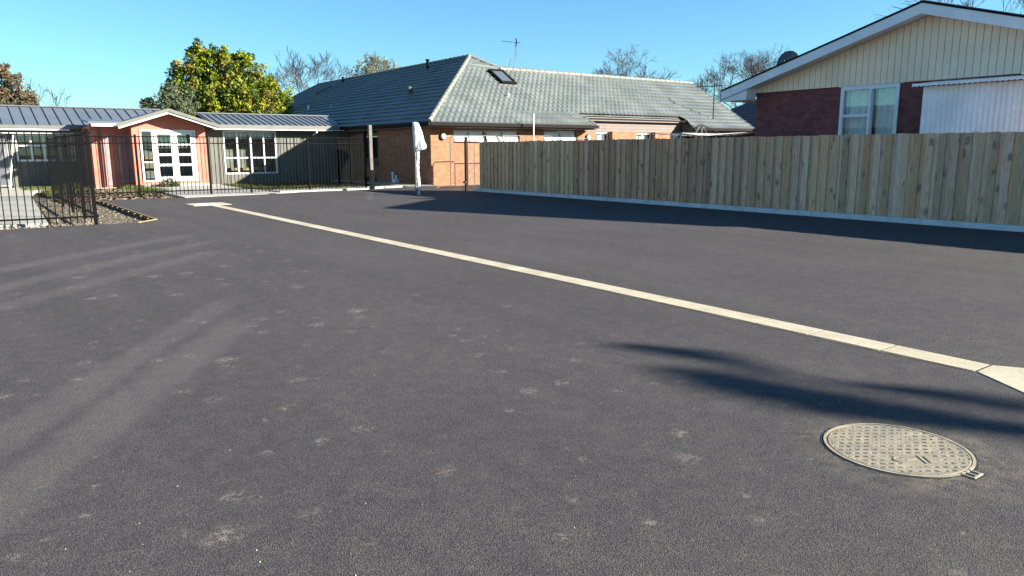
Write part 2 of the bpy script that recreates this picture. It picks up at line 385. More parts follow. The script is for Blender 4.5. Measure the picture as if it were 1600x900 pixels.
# gravel bed between the side fence and timber edging, mulch garden, lawn
m = MB(); m.prism([(1.45,17.9),(3.42,18.25),(3.46,26.6),(2.4,30),(1.95,32)], 'z', -.13, -.075); struct('gravel_bed', m, M['gravel'])
m = MB(); m.prism([(2.4,26.7),(5.88,26.5),(5.98,30),(6.08,36.2),(4.6,36.2),(2.5,35.5)], 'z', -.13, -.04); struct('garden_bed', m, M['mulch'])
m = MB(); m.prism([(9.5,28.6),(15.0,28.8),(15.1,36.2),(9.7,36.2)], 'z', -.13, -.05); struct('lawn', m, M['ground'])
m = MB()
for i in range(1500):
    t = rr.random()
    x, y = (rr.uniform(1.6, 3.35), rr.uniform(18.2, 29)) if t < .62 else (rr.uniform(.2, 2.3), rr.uniform(18.0, 19.2))
    s_ = rr.choice((.008, .012, .018, .03))*rr.uniform(.7, 1.3); a = rr.uniform(0, 3); z = -.075
    pts = [(x+s_*math.cos(a+k*1.2566)*rr.uniform(.7, 1.1), y+s_*math.sin(a+k*1.2566)*rr.uniform(.7, 1.1)) for k in range(5)]
    top = (x, y, z+s_*rr.uniform(.6, 1.1))
    for k in range(5): m.face([(*pts[k], z), (*pts[(k+1) % 5], z), top])
o = m.build('loose_stones', M['stone']); tag(o, 'loose pale stones and rubble beside the black fence', 'stones', kind='stuff')
m = MB()
for i in range(2600):
    x, y = rr.uniform(2.4, 5.9), rr.uniform(26.8, 35.5)
    if rr.random() < .25: x, y = rr.uniform(9.6, 15), rr.uniform(28.4, 30)
    s_ = rr.uniform(.03, .08); a = rr.uniform(0, 3.14); h = rr.uniform(.01, .05); z = -.045
    dx, dy = math.cos(a)*s_, math.sin(a)*s_
    m.face([(x-dx, y-dy, z), (x+dx, y+dy, z+h*.5), (x+dx-dy*.4, y+dy+dx*.4, z+h), (x-dx-dy*.4, y-dy+dx*.4, z+h*.7)])
o = m.build('bark_mulch', M['chip']); tag(o, 'brown bark mulch on the garden bed behind the fence', 'mulch', kind='stuff')
m = MB()
for i in range(9000):
    t = rr.random()
    if t < .55: x, y = rr.uniform(9.7, 15), rr.uniform(30.2, 36.2)
    elif t < .75: x, y = rr.uniform(2.0, 4.6), rr.uniform(36.2, 39.3)
    elif t < .9: x, y = rr.gauss(5.9, .3), rr.uniform(30, 35.8)
    else: x, y = rr.uniform(2.4, 3.6), rr.gauss(32.5, .5)
    a = rr.uniform(0, 6.28); h = rr.uniform(.03, .12) if t < .75 else rr.uniform(.06, .2); w = .02
    c = (.045+rr.random()*.04, .055+rr.random()*.045, .02)
    m.face([(x-w*math.cos(a), y-w*math.sin(a), -.06), (x+w*math.cos(a), y+w*math.sin(a), -.06), (x+rr.gauss(0, .03), y+rr.gauss(0, .03), h-.03)], c)
o = m.build('grass', M['grass']); tag(o, 'short green grass and weeds by the house walls', 'grass', kind='stuff')
m = MB()
for i in range(190):
    d = rr.uniform(1.6, 9)**1; a = AZ + rr.uniform(-.62, .62); x, y = d*math.cos(a), d*math.sin(a)
    s_ = rr.uniform(.0018, .0045)
    pts = [(x+s_*math.cos(k*1.57+d), y+s_*math.sin(k*1.57+d)) for k in range(4)]
    for k in range(4): m.face([(*pts[k], .0005), (*pts[(k+1) % 4], .0005), (x, y, s_*1.2)])
o = m.build('scattered_grit', M['grit']); tag(o, 'tiny pale grit and yellow crumbs scattered over the asphalt', 'grit', kind='stuff')

# concrete drainage channel strip: slabs with open joints, cut into the asphalt
ch = thing('drainage_strip', (5.6, 10, 0), 'long narrow pale concrete strip set flush in the asphalt, crossing the yard', 'concrete strip')
ys = [2.075, 2.74, 3.35, 3.87, 5.01]; yy = 5.01
while yy < 21.3: yy += rr.choice((.9, 1.15, 1.4)); ys.append(min(yy, 22.02))
ys[-1] = 22.02
m = MB()
for a, b in zip(ys[:-1], ys[1:]):
    off = lambda y: .06*min(1, max(0, (y-2)/4)) + .0042*max(0, y-6)
    w = .245; j = rr.uniform(-.004, .004); g_ = .009
    p = [(5.437+off(a)+j, a+g_), (5.437+w+off(a)+j, a+g_), (5.437+w+off(b)+j, b-g_), (5.437+off(b)+j, b-g_)]
    m.prism(p, 'z', -.05, .0055)
m.build('slab_run', M['channel'], ch)
dk = MB(); jr = random.Random(14)
ys_ = [2.06+.11*i for i in range(181)]; xo = lambda y: .06*min(1, max(0, (y-2)/4)) + .0042*max(0, y-6)
dk.prism([(5.437+.245+xo(y)+.012+jr.uniform(-.004, .006), y) for y in ys_] + [(5.437+xo(y)-.022-jr.random()**2*.03, y) for y in ys_[::-1]], 'z', -.04, .0022)
dk.build('joint_bed', mottled('dirt_joint', (.062, .054, .034), .95, .4, 20, 80, 0), ch)
m = MB(); m.prism([(5.437, 2.065), (5.684, 2.065), (5.80, 1.88), (6.5, 1.0), (6.5, -.6), (4.4, -.6), (4.4, .5), (5.18, 1.69)], 'z', -.05, .0055)
m.build('apron', M['channel'], ch, bevel=.004)
dr = thing('stormwater_sump', (5.68, 22.5, 0), 'square concrete sump surround with a grey lid at the far end of the strip', 'drain')
m = MB(); m.box(5.14, 6.16, 22.03, 22.26, -.05, .013).box(5.14, 6.16, 22.86, 23.05, -.05, .013).box(5.14, 5.36, 22.262, 22.858, -.05, .013).box(5.95, 6.16, 22.262, 22.858, -.05, .013)
m.build('surround', M['channel'], dr); m = MB(); m.box(5.365, 5.945, 22.265, 22.855, -.05, .007); m.build('lid', M['kerb'], dr)

# manhole cover ----------------------------------------------------------
mh = thing('manhole_cover', (3.685, 1.725, 0), 'round dusty metal manhole cover with dimpled grid, set in the asphalt', 'manhole cover')
def mhmat():
    k = NM('dusty_cast_iron', .62, .4, .0); p = k.pos(); nd = k.n('ShaderNodeVectorRotate', rotation_type='Z_AXIS'); k.link(p, nd.inputs[0]); nd.inputs['Center'].default_value = (3.685, 1.725, 0); nd.inputs['Angle'].default_value = R(36)
    x, y, z = k.sep(nd.outputs[0]); u = k.math('SUBTRACT', x, 3.685); v = k.math('SUBTRACT', y, 1.725)
    pt = .043
    row = k.math('FLOOR', k.math('DIVIDE', v, pt)); sh = k.math('MULTIPLY', k.math('MODULO', k.math('ABSOLUTE', row), 2), .5)
    fu = k.math('SUBTRACT', k.math('FRACT', k.math('ADD', k.math('DIVIDE', u, pt), sh)), .5); fv = k.math('SUBTRACT', k.math('FRACT', k.math('DIVIDE', v, pt)), .5)
    d = k.math('MAXIMUM', k.math('MULTIPLY', k.math('ABSOLUTE', fu), 1.0), k.math('MULTIPLY', k.math('ABSOLUTE', fv), 1.5))
    dim = k.smooth(d, .34, .24)
    r = k.math('SQRT', k.math('ADD', k.math('MULTIPLY', u, u), k.math('MULTIPLY', v, v)))
    dim = k.math('MULTIPLY', dim, k.smooth(r, .318, .312))
    # plain panel that carries the worn raised mark
    pu = k.math('ABSOLUTE', k.math('ADD', u, -.02)); pv = k.math('ABSOLUTE', k.math('ADD', v, .15))
    plain = k.math('MULTIPLY', k.smooth(pu, .10, .095), k.smooth(pv, .075, .07))
    dim = k.math('MULTIPLY', dim, k.math('SUBTRACT', 1, plain))
    n = k.noise(p, 11, 5, .65); n2 = k.noise(p, 90, 3, .7)
    wear = k.noise(p, 7, 3, .6); dim = k.math('MULTIPLY', dim, k.math('MULTIPLY', k.smooth(k.noise(p, 34, 2), .34, .56), k.smooth(wear, .30, .46)))
    edge = k.math('MULTIPLY', k.smooth(r, .285, .325), k.smooth(k.noise(p, 16, 4, .7), .42, .6))
    c = k.mix(k.smooth(n, .3, .7), (.20, .170, .112), (.32, .275, .185)); c = k.mix(k.math('MULTIPLY', k.smooth(n2, .5, .7), .4), c, (.20, .175, .13))
    c = k.mix(k.math('MULTIPLY', dim, .85), c, (.035, .03, .024)); c = k.mix(k.math('MULTIPLY', edge, .6), c, (.07, .06, .045)); c = k.mix(k.math('MULTIPLY', k.smooth(wear, .62, .48), .35), c, (.16, .15, .13)); k.base(c)
    k.bump(k.math('ADD', k.math('MULTIPLY', dim, -1), k.math('MULTIPLY', n2, .12)), .005, 1); return k.m
M['iron'] = mhmat(); M['ironplain'] = mottled('dusty_iron_rim', (.28, .24, .165), .6, .3, 12, 80, .001); M['tar'] = mottled('tar_ring', (.022, .021, .020), .6, .4, 20, 80, .004)
def disc(cx, cy, r, z0, z1, n=72, wob=0):
    q = random.Random(5); return [(cx+(r+q.uniform(-wob, wob))*math.cos(2*math.pi*k/n), cy+(r+q.uniform(-wob, wob))*math.sin(2*math.pi*k/n)) for k in range(n)]
def annulus(mb, cx, cy, r0, r1, z0, z1, n=72, wob=0):
    q = random.Random(8); ri = [r0]*n; ro = [r1+q.uniform(-wob, wob) for _ in range(n)]
    P = lambda r, k, z: (cx+r*math.cos(2*math.pi*k/n), cy+r*math.sin(2*math.pi*k/n), z)
    for k in range(n):
        j = (k+1) % n
        mb.face([P(ri[k],k,z1),P(ro[k],k,z1),P(ro[j],j,z1),P(ri[j],j,z1)]); mb.face([P(ro[k],k,z0),P(ro[j],j,z0),P(ro[j],j,z1),P(ro[k],k,z1)]); mb.face([P(ri[j],j,z0),P(ri[k],k,z0),P(ri[k],k,z1),P(ri[j],j,z1)])
m = MB(); m.prism(disc(3.685, 1.725, .326, 0, 0), 'z', -.02, .0045); m.build('lid', M['iron'], mh, bevel=.003)
m = MB(); annulus(m, 3.685, 1.725, .331, .345, -.02, .005); m.build('rim', M['ironplain'], mh)
m = MB(); annulus(m, 3.685, 1.725, .346, .358, -.02, .0015, 90, .006); m.build('tar_ring', M['tar'], mh)
# lifting hinge lug (two slots) towards the right
m = MB()
hx, hy = 3.655, 1.385
for dx in (-.038, .0, .038): m.box(hx+dx-.006, hx+dx+.006, hy-.045, hy+.01, -.01, .005)
m.box(hx-.044, hx+.044, hy-.058, hy-.045, -.01, .006)
m.build('hinge_lug', M['ironplain'], mh, bevel=.002)
m = MB(); m.box(hx-.055, hx+.055, hy-.07, hy-.0, -.01, .0012); m.build('hinge_pocket', M['tar'], mh)
# worn raised mark on the lid (an arc, a long bar and short strokes)
m = MB()
def rotp(u, v): a = R(-36); return (3.685+u*math.cos(a)-v*math.sin(a), 1.725+u*math.sin(a)+v*math.cos(a))
def stroke(u0, v0, u1, v1, w=.007):
    a, b = rotp(u0, v0), rotp(u1, v1); m.bar((*a, .0055), (*b, .0055), w, .004)
arc = [( -.055+.035*math.cos(t), -.15+.03*math.sin(t)) for t in [1.0+.5*k for k in range(9)]]
for a_, b_ in zip(arc[:-1], arc[1:]): stroke(*a_, *b_, .006)
stroke(-.03, -.155, .0, -.15); stroke(.0, -.15, .02, -.14)
stroke(.045, -.20, .05, -.10, .010); stroke(.07, -.195, .075, -.115, .007)
for q in range(4): stroke(.07, -.19+q*.024, .095, -.19+q*.024, .006)
m.build('raised_mark', M['ironplain'], mh)
m = MB(); annulus(m, 3.685, 1.725, .362, .42, -.02, .0042, 60, .03)

# ------------------------------------------------------------------ kerb + paling fence
m = MB()
for y0 in [-16.8+2.4*k for k in range(17)]: m.box(15.45, 15.60, y0+.004, min(y0+2.396, 23.5), -.13, .105)
m.box(15.62, 16.2, 23.2, 23.5, -.13, .05)
o = struct('kerb', m, M['kerb'])
pf = thing('paling_fence', (15.7, 10, 0), 'tall weathered timber paling fence standing behind a concrete kerb on the right', 'fence')
bnd = [23.42, 18.1, 13.4, 10.6, 7.9, 5.2, 2.5, -.2, -2.9, -5.6, -11, -17]
pr = random.Random(21)
for bi, (ya, yb) in enumerate(zip(bnd[:-1], bnd[1:])):
    m = MB(); y = ya
    if bi == 0: pal = [(.30,.27,.19),(.27,.25,.18),(.33,.30,.21),(.26,.25,.185)]
    elif bi == 1: pal = [(.25,.19,.135),(.28,.215,.155),(.22,.18,.135),(.27,.24,.20)]
    elif bi == 2: pal = [(.25,.21,.165),(.22,.18,.14),(.29,.27,.245),(.27,.235,.19)]
    else: pal = [(.30,.27,.23),(.27,.24,.195),(.34,.325,.30),(.25,.225,.175),(.31,.29,.255),(.28,.24,.17)]
    k = 0
    while y > yb+.04:
        w = pr.uniform(.135, .152); c = pr.choice(pal); f = pr.uniform(.74, 1.16); c = (min(.85, c[0]*f*2.75), min(.72, c[1]*f*1.86), c[2]*f*1.45)
        x = 15.640 + (0 if k % 2 else .024) + pr.uniform(-.003, .003)
        top = 1.80 + pr.uniform(-.011, .011) + (.012 if bi == 0 else 0)
        dz = pr.uniform(-.004, .004)
        x1 = x+.018
        m.prism([(y-w, .085), (y, .085), (y+dz, top), (y-w+dz, top)], 'x', x, x1, c)
        y -= w*(.80 if k % 2 else .82) ; k += 1
    m.build('paling_panel', M['paling'], pf)
m = MB()
for z in (.35, .95, 1.55): m.box(15.685, 15.73, -17, 23.4, z, z+.09, (.28, .26, .22))
m.build('rail', M['paling'], pf)
MB().box(15.692, 15.72, -17, 23.4, -.14, .30, (.28, .26, .22)).build('light_stop_board', M['paling'], pf)  # added unseen board, closes the gap where light leaked under the palings
for y in [23.3-2.4*k for k in range(17)]:
    m = MB(); m.box(15.735, 15.835, y-.1, y, -.13, 1.72, (.27, .25, .21)); m.build('post', M['paling'], pf)

# ------------------------------------------------------------------ black picket fences
def picket_fence(label, p0, p1, top, posts, gate=False, z0=.0, pitch=.125, group='black tubular picket fences', pw=.019):
    t = thing('gate' if gate else 'picket_fence', (p0[0], p0[1], 0), label, 'gate' if gate else 'fence', group)
    dx, dy = p1[0]-p0[0], p1[1]-p0[1]; L = math.hypot(dx, dy); dx /= L; dy /= L
    P = lambda s, z: (p0[0]+dx*s, p0[1]+dy*s, z)
    for s in posts:
        m = MB(); m.bar(P(s, -.13), P(s, top+.06), .066, .066); m.bar(P(s, top+.061), P(s, top+.075), .074, .074); m.build('post', M['blackmetal'], t)
    for z in (z0+.16, top-.22, top):
        m = MB(); m.bar(P(0, z), P(L, z), .034, .034); m.build('rail', M['blackmetal'], t)
    m = MB(); n = int(L/pitch)
    for k in range(1, n):
        s = k*L/n
        if all(abs(s-q) > .05 for q in posts): m.bar(P(s, z0+.03), P(s, top-.018), pw, pw)
    m.build('picket_panel', M['blackmetal'], t)
    return t
picket_fence('nearest black picket fence, facing the camera at the left edge of the asphalt', (-6, 18.25), (2.24, 17.92), 1.90, [0, 2.4, 4.9, 8.2])
picket_fence('black picket fence seen nearly end-on, running away beside the gravel bed', (2.26, 18.0), (2.30, 27.9), 1.90, [2.4, 4.8, 7.3, 9.88], pitch=.20, pw=.012)
picket_fence('black picket fence across the mulch garden in front of the red gabled porch', (2.36, 28.0), (7.10, 27.75), 2.0, [2.45, 4.74])
picket_fence('black picket gate across the concrete entry path', (7.17, 27.75), (8.45, 27.72), 2.0, [], True)
picket_fence('black picket fence between the entry path gate and the tall timber post', (8.50, 27.72), (13.1, 27.62), 2.0, [0, 2.2, 4.5])
picket_fence('short black picket return panel running back from the tall timber post to the brick house', (13.12, 27.75), (13.5, 31.5), 2.0, [1.9, 3.7])
# ------------------------------------------------------------------ posts
t = thing('timber_post', (13.2, 27.5, 0), 'tall grey weathered timber post at the right end of the black picket fence', 'post')
m = MB(); m.box(13.13, 13.26, 27.43, 27.56, -.1, 2.5); m.build('shaft', M['timberpost'], t, bevel=.008)
m = MB(); m.box(13.12, 13.27, 27.38, 27.42, -.1, .75); m.build('base_strap', M['blackmetal'], t)
t = thing('dark_post', (15.38, 23.9, 0), 'square dark brown post standing at the far end of the paling fence', 'post')
m = MB(); m.box(15.33, 15.43, 23.85, 23.95, -.1, 2.0); m.build('shaft', M['darkpost'], t, bevel=.004)
m = MB(); m.box(15.24, 15.32, 23.84, 23.92, .28, .36); m.build('latch_bracket', M['galv'], t)
# wrapped post
t = thing('wrapped_post', (12.7, 22.9, 0), 'post wrapped in crinkled white plastic with a bulging bag at its top', 'post')
m = MB(); q = random.Random(4)
pts = []; rs = []
for k in range(26):
    z = -.02 + k*.06; pts.append((12.74+.012*math.sin(z*5), 22.9+.01*math.cos(z*7), z)); rs.append(.066+.008*math.sin(k*2.1)+q.uniform(-.004, .004))
m.tube(pts, rs, 10); m.build('plastic_sleeve', M['wrap'], t, smooth=False)
m = MB()  # bag: rings of a rounded quad widening downward toward the right
c, s = rt.x, rt.y
rows = [(2.45, -.06, .05, .05), (2.43, -.10, .10, .075), (2.3, -.105, .155, .09), (2.1, -.10, .22, .10), (1.9, -.09, .28, .11), (1.7, -.08, .335, .12), (1.58, -.075, .36, .115), (1.50, -.07, .34, .09), (1.47, -.06, .12, .06), (1.44, -.05, .06, .05)]
N = 18; base = len(m.v)
for (z, a, b, d) in rows:
    for k in range(N):
        an = 2*math.pi*k/N; cu = math.copysign(abs(math.cos(an))**.7, math.cos(an)); cv = math.copysign(abs(math.sin(an))**.7, math.sin(an))
        u = (a+b)/2+(b-a)/2*cu; v = d*cv*(1-.25*cu); w = 1+q.uniform(-.07, .07)
        zz = z + q.uniform(-.012, .012) + (.05*(u/.3) if z < 1.6 and z > 1.46 else 0)
        m.v.append((12.70+(u*c - v*fw.x)*w+.0, 22.9+(u*s - v*fw.y)*w, zz))
for r_ in range(len(rows)-1):
    for k in range(N):
        m.f.append((base+r_*N+k, base+(r_+1)*N+k, base+(r_+1)*N+(k+1) % N, base+r_*N+(k+1) % N)); m.c.append(None)
m.f.append(tuple(base+k for k in range(N))); m.c.append(None)
m.build('plastic_bag', M['wrap'], t)
m = MB(); m.box(12.64, 12.70, 22.87, 22.93, -.05, 2.47); m.build('shaft', M['timberpost'], t)

# timber edging beside gravel
t = thing('timber_edging', (3.45, 22, 0), 'low new pine edging boards with pegs between asphalt and sunken gravel bed', 'garden edging')
m = MB(); m.box(3.40, 3.43, 18.25, 26.6, -.12, .018); m.build('edge_board', M['edging'], t)
m = MB(); m.bar((3.43, 18.2, -.05), (2.95, 17.63, -.05), .03, .135); m.build('edge_board', M['edging'], t)
for k in range(10):
    m = MB(); y = 18.7+.82*k; m.box(3.33, 3.398, y, y+.05, -.13, .005); m.build('peg', M['edging'], t)

# ------------------------------------------------------------------ house parts
def wall(axis, c0, c1, a0, a1, z0, z1, openings, mb=None):
    m = mb or MB(); es = sorted({a0, a1, *[v for o in openings for v in o[:2] if a0 < v < a1]})
    for s, e in zip(es[:-1], es[1:]):
        cuts = sorted((o[2], o[3]) for o in openings if o[0] <= s+1e-6 and o[1] >= e-1e-6)
        z = z0
        for b, t_ in cuts + [(z1, z1)]:
            if b > z+1e-6:
                if axis == 'x': m.box(c0, c1, s, e, z, b)
                else: m.box(s, e, c0, c1, z, b)
            z = max(z, t_)
    return m
def window(par, axis, c, a0, a1, z0, z1, vs=(), hs=(), fw_=.06, mat='white', sign=-1, curtain=None, depth=.06, name='window', pane=True):
    """frame at plane c, facing sign along the axis; vs = vertical bar centres, hs = list of (z, a_from, a_to)"""
    m = MB(); c0, c1 = c, c-sign*depth
    def B(s, e, b, t_, d0=0):
        lo, hi = c0+sign*d0, c1
        if axis == 'x': m.box(lo, hi, s, e, b, t_)
        else: m.box(s, e, lo, hi, b, t_)
    B(a0, a0+fw_, z0, z1); B(a1-fw_, a1, z0, z1); B(a0+fw_, a1-fw_, z1-fw_, z1); B(a0+fw_, a1-fw_, z0, z0+fw_)
    for v in vs: B(v-fw_*.45, v+fw_*.45, z0+fw_, z1-fw_, -.003)
    for (z, s, e) in hs: B(s, e, z-fw_*.4, z+fw_*.4, -.006)
    f = m.build(name, M[mat], par)
    if pane:
        g = MB(); cc = c0-sign*depth*.55
        if axis == 'x': g.box(cc, cc+.005, a0+.02, a1-.02, z0+.02, z1-.02)
        else: g.box(a0+.02, a1-.02, cc, cc+.005, z0+.02, z1-.02)
        g.build('pane', M['glass'], f)
    if curtain:
        for (s, e, zb, zt, mt) in curtain:
            g = MB(); n = max(4, int((e-s)/.035)); cc = c0-sign*(depth+.10)
            P = [(s+(e-s)*k/n, cc+.022*math.sin(k*1.3)+.012*math.sin(k*.47)) for k in range(n+1)]
            for k in range(n):
                a, b = P[k], P[k+1]
                q = [(a[1], a[0], zb), (b[1], b[0], zb), (b[1], b[0], zt), (a[1], a[0], zt)] if axis == 'x' else [(a[0], a[1], zb), (b[0], b[1], zb), (b[0], b[1], zt), (a[0], a[1], zt)]
                g.face(q)
            g.build('curtain', M[mt], f)
    return f
def tile_face(mb, org, ud, sd, slope_len, uL, uR, skip=None, course=.40, roll=.30, step=.05, lift=.062, amp=.032):
    """roof slope: org at eave, ud along eave, sd up the slope; uL(s), uR(s) limits; skip(s) -> (a,b) gap"""
    org, ud, sd = Vector(org), Vector(ud).normalized(), Vector(sd).normalized(); nr = ud.cross(sd)
    if nr.z < 0: nr = -nr
    nc = int(math.ceil(slope_len/course)); h = lambda u: amp*(.5+.5*math.cos(2*math.pi*u/roll))**.7
    for k in range(nc):
        s0, s1 = k*course, min((k+1)*course, slope_len)
        spans = []
        l0, r0, l1, r1 = uL(s0), uR(s0), uL(s1), uR(s1)
        lo, hi = max(min(l0, l1), -1e9), max(r0, r1)
        if skip and skip(s0):
            a, b = skip(s0); spans = [((l0, l1), (a, a)), ((b, b), (r0, r1))]
        else: spans = [((l0, l1), (r0, r1))]
        for (la, lb), (ra, rb) in spans:
            if ra-la < .02: continue
            n = max(2, int((ra-la)/step)); base = len(mb.v)
            for j in range(n+1):
                t = j/n; u0 = la+(ra-la)*t; u1 = lb+(max(rb, lb)-lb)*t
                off = roll*.0
                h0 = h(u0); h1 = h(u1)
                mb.v.append(tuple(org+ud*u0+sd*s0+nr*(h0+lift*0-.004)))
                mb.v.append(tuple(org+ud*u0+sd*s0+nr*(h0+lift)))
                mb.v.append(tuple(org+ud*u1+sd*s1+nr*(h1)))
            for j in range(n):
                b0 = base+j*3
                mb.f.append((b0, b0+3, b0+4, b0+1)); mb.c.append(None)
                mb.f.append((b0+1, b0+4, b0+5, b0+2)); mb.c.append(None)

# ------------------------------------------------------------------ brick house (centre)
bh = thing('brick_house', (16.3, 28.1, 0), 'long single-storey orange brick house with a grey tiled hip roof, in the centre', 'house')
PT = .608
rz = lambda d: 2.66+PT*d
m = wall('x', 16.3, 16.5, 28.1, 58.4, -.14, 2.46, [(33.15, 34.75, 1.15, 2.46), (37.4, 39.2, .9, 2.46)])
m.box(16.5, 17.45, 28.1, 28.3, -.14, 2.46)
for a, b in ((21.05, 22.48), (24.62, 25.8), (26.94, 28.64), (30.08, 31.23), (33.3, 34.4), (36.4, 37.5)):
    m.box(a, b, 28.1, 28.26 if not 25.2 < (a+b)/2 < 32.4 else 28.39, -.14, 2.42)
# notch between two piers at the flue pipe
wall('y', 28.262, 28.42, 17.45, 25.3, -.14, 1.86, [], m)
wall('y', 28.262, 28.42, 32.5, 37.5, -.14, 1.86, [], m)
m.box(25.3, 32.5, 28.42, 28.6, -.14, 1.86)
m.box(37.3, 37.5, 28.42, 36.9, -.14, 2.6); m.box(27.3, 37.3, 36.7, 36.9, -.14, 2.6); m.box(27.1, 27.3, 36.9, 58.4, -.14, 2.6); m.box(16.5, 27.1, 58.2, 58.4, -.14, 2.6)
m.prism([(28.1, 2.6), (36.9, 2.6), (32.5, 5.35)], 'x', 37.32, 37.48)
bwall = m.build('wall', M['brick'], bh)
m = MB()
m.box(16.5, 37.3, 28.5, 36.6, -.13, -.1); m.box(24, 24.1, 29.1, 36.6, -.1, 2.5); m.box(17, 24, 33, 33.1, -.1, 2.5); m.build('floor', M['interior'], bh)
# soffit + fascia boards
m = MB(); m.box(15.93, 16.32, 27.5, 59, 2.47, 2.50); m.box(16.32, 25.3, 27.5, 28.3, 2.47, 2.50); m.box(17.45, 25.2, 28.25, 28.29, 2.38, 2.47); m.build('soffit', M['soffit'], bh)
m = MB(); m.box(32.4, 37.8, 27.5, 28.3, 2.47, 2.50); m.box(32.5, 37.5, 28.25, 28.29, 2.38, 2.47); m.build('soffit', M['soffit'], bh)
m = MB(); m.box(15.80, 15.925, 27.4, 59.3, 2.53, 2.67); m.box(15.926, 25.35, 27.38, 27.495, 2.53, 2.67); m.box(32.35, 37.82, 27.38, 27.495, 2.53, 2.67)
m.box(24.95, 32.6, 28.07, 28.17, 2.98, 3.06)
m.build('gutter', M['gutter'], bh)
# recess boards
m = MB(); m.box(25.22, 32.48, 28.395, 28.45, 2.38, 3.12)
m.prism([(27.55, 2.48), (27.55, 2.56), (28.1, 2.90), (28.38, 3.06), (28.38, 1.9), (28.25, 1.9), (28.25, 2.48)], 'x', 32.49, 32.55)
m.prism([(27.55, 2.48), (27.55, 2.56), (28.1, 2.90), (28.38, 3.06), (28.38, 1.9), (28.25, 1.9), (28.25, 2.48)], 'x', 25.12, 25.18)
m.build('weatherboard_wall', M['brownboard'], bh)
for bx in ((16.28, 16.30, 34.78, 37.38, 2.30, 2.46), (16.27, 16.30, 33.13, 34.77, .75, 1.13), (16.28, 16.30, 37.4, 39.2, .4, .88)): MB().box(*bx).build('weatherboard_trim', M['darkboard'], bh)
# roof
m = MB(); sp = math.hypot(1, PT); cs = 1/sp
sd1 = (cs, 0, PT*cs)
tile_face(m, (15.9, 27.5, 2.66), (0, 1, 0), sd1, 5.9*sp, lambda s: s*cs, lambda s: 31.8-s*cs)
sd2 = (0, cs, PT*cs)
def f2R(s):
    d = s*cs
    return 21.9 if d < 4.8 else max(11.8-d, d+.0)
tile_face(m, (15.9, 27.5, 2.66), (1, 0, 0), sd2, 5.9*sp, lambda s: s*cs, f2R, skip=lambda s: (9.35-s*.30, 16.5+s*.1) if s < .7*sp else None)
tile_face(m, (37.8, 37.1, 2.66), (-1, 0, 0), (0, -cs, PT*cs), 4.8*sp, lambda s: 0, lambda s: 10.1+s*cs, step=.14)
m.face([(27.7, 33.0, 2.66), (27.7, 59.3, 2.66), (21.8, 53.4, 6.247), (21.8, 33.4, 6.247), (22.9, 32.3, 5.578)])
m.face([(15.9, 59.3, 2.66), (27.7, 59.3, 2.66), (21.8, 53.4, 6.247)])
# underside
m.face([(15.95, 27.55, 2.6), (25.3, 27.55, 2.6), (24.9, 28.5, 3.17), (16.9, 28.5, 3.17)]); m.face([(32.4, 27.55, 2.6), (37.7, 27.55, 2.6), (37.7, 28.5, 3.17), (32.8, 28.5, 3.17)]); m.face([(16.9, 28.5, 3.17), (37.7, 28.5, 3.17), (37.7, 32.3, 5.48), (20.7, 32.3, 5.48)])
m.face([(15.95, 27.55, 2.6), (21.8, 33.4, 6.15), (21.8, 53.4, 6.15), (15.95, 59.3, 2.6)])
roof = m.build('roof', M['tiles'], bh)
def ridge(p0, p1, r=.10, lift=.03, seg=.42):
    m = MB(); p0 = Vector(p0)+Vector((0, 0, lift)); p1 = Vector(p1)+Vector((0, 0, lift)); L = (p1-p0).length; n = max(1, int(L/seg))
    for k in range(n):
        a = p0.lerp(p1, k/n); b = p0.lerp(p1, (k+1.12)/n if k < n-1 else 1)
        m.tube([a, b], [r*1.12, r*.95], 10)
    return m
for a, b in (((15.9,27.5,2.66),(21.8,33.4,6.25)), ((21.8,33.4,6.25),(21.8,53.4,6.25)), ((21.8,33.4,6.25),(22.9,32.3,5.58)), ((22.9,32.3,5.58),(37.8,32.3,5.58)), ((21.8,53.4,6.25),(15.9,59.3,2.66)), ((37.78,32.3,5.55),(37.78,27.5,2.63)), ((32.62,28.18,3.06),(32.4,27.5,2.64)), ((25.05,28.18,3.06),(25.32,27.5,2.64))):
    ridge(a, b, .10 if b[0] != 37.78 and a[0] not in (32.62, 25.05) else .06).build('ridge_capping', M['ridgecap'], roof, smooth=False)
# skylight
def onF2(x, d, lift=0): n_ = Vector((0, -PT, 1)).normalized(); return Vector((x, 27.5+d, rz(d)))+n_*lift
sk = MB()
for (xa, xb, da, db) in ((21.95, 22.05, 3.3, 4.5), (22.75, 22.85, 3.3, 4.5), (22.05, 22.75, 3.3, 3.42), (22.05, 22.75, 4.38, 4.5)):
    a = [onF2(xa, da), onF2(xb, da), onF2(xb, db), onF2(xa, db)]; b = [onF2(xa, da, .17), onF2(xb, da, .17), onF2(xb, db, .17), onF2(xa, db, .17)]
    sk.face(b); [sk.face([a[i], a[(i+1) % 4], b[(i+1) % 4], b[i]]) for i in range(4)]
sky_f = sk.build('skylight', M['gutter'], roof); sk = MB(); sk.face([onF2(22.05, 3.42, .13), onF2(22.75, 3.42, .13), onF2(22.75, 4.38, .13), onF2(22.05, 4.38, .13)]); sk.build('skylight_pane', M['bluetile'], roof)
sk = MB(); sk.face([onF2(21.8, 3.05, .04), onF2(23.0, 3.05, .04), onF2(23.0, 3.3, .05), onF2(21.8, 3.3, .05)]); sk.build('flashing', M['ridgecap'], roof)
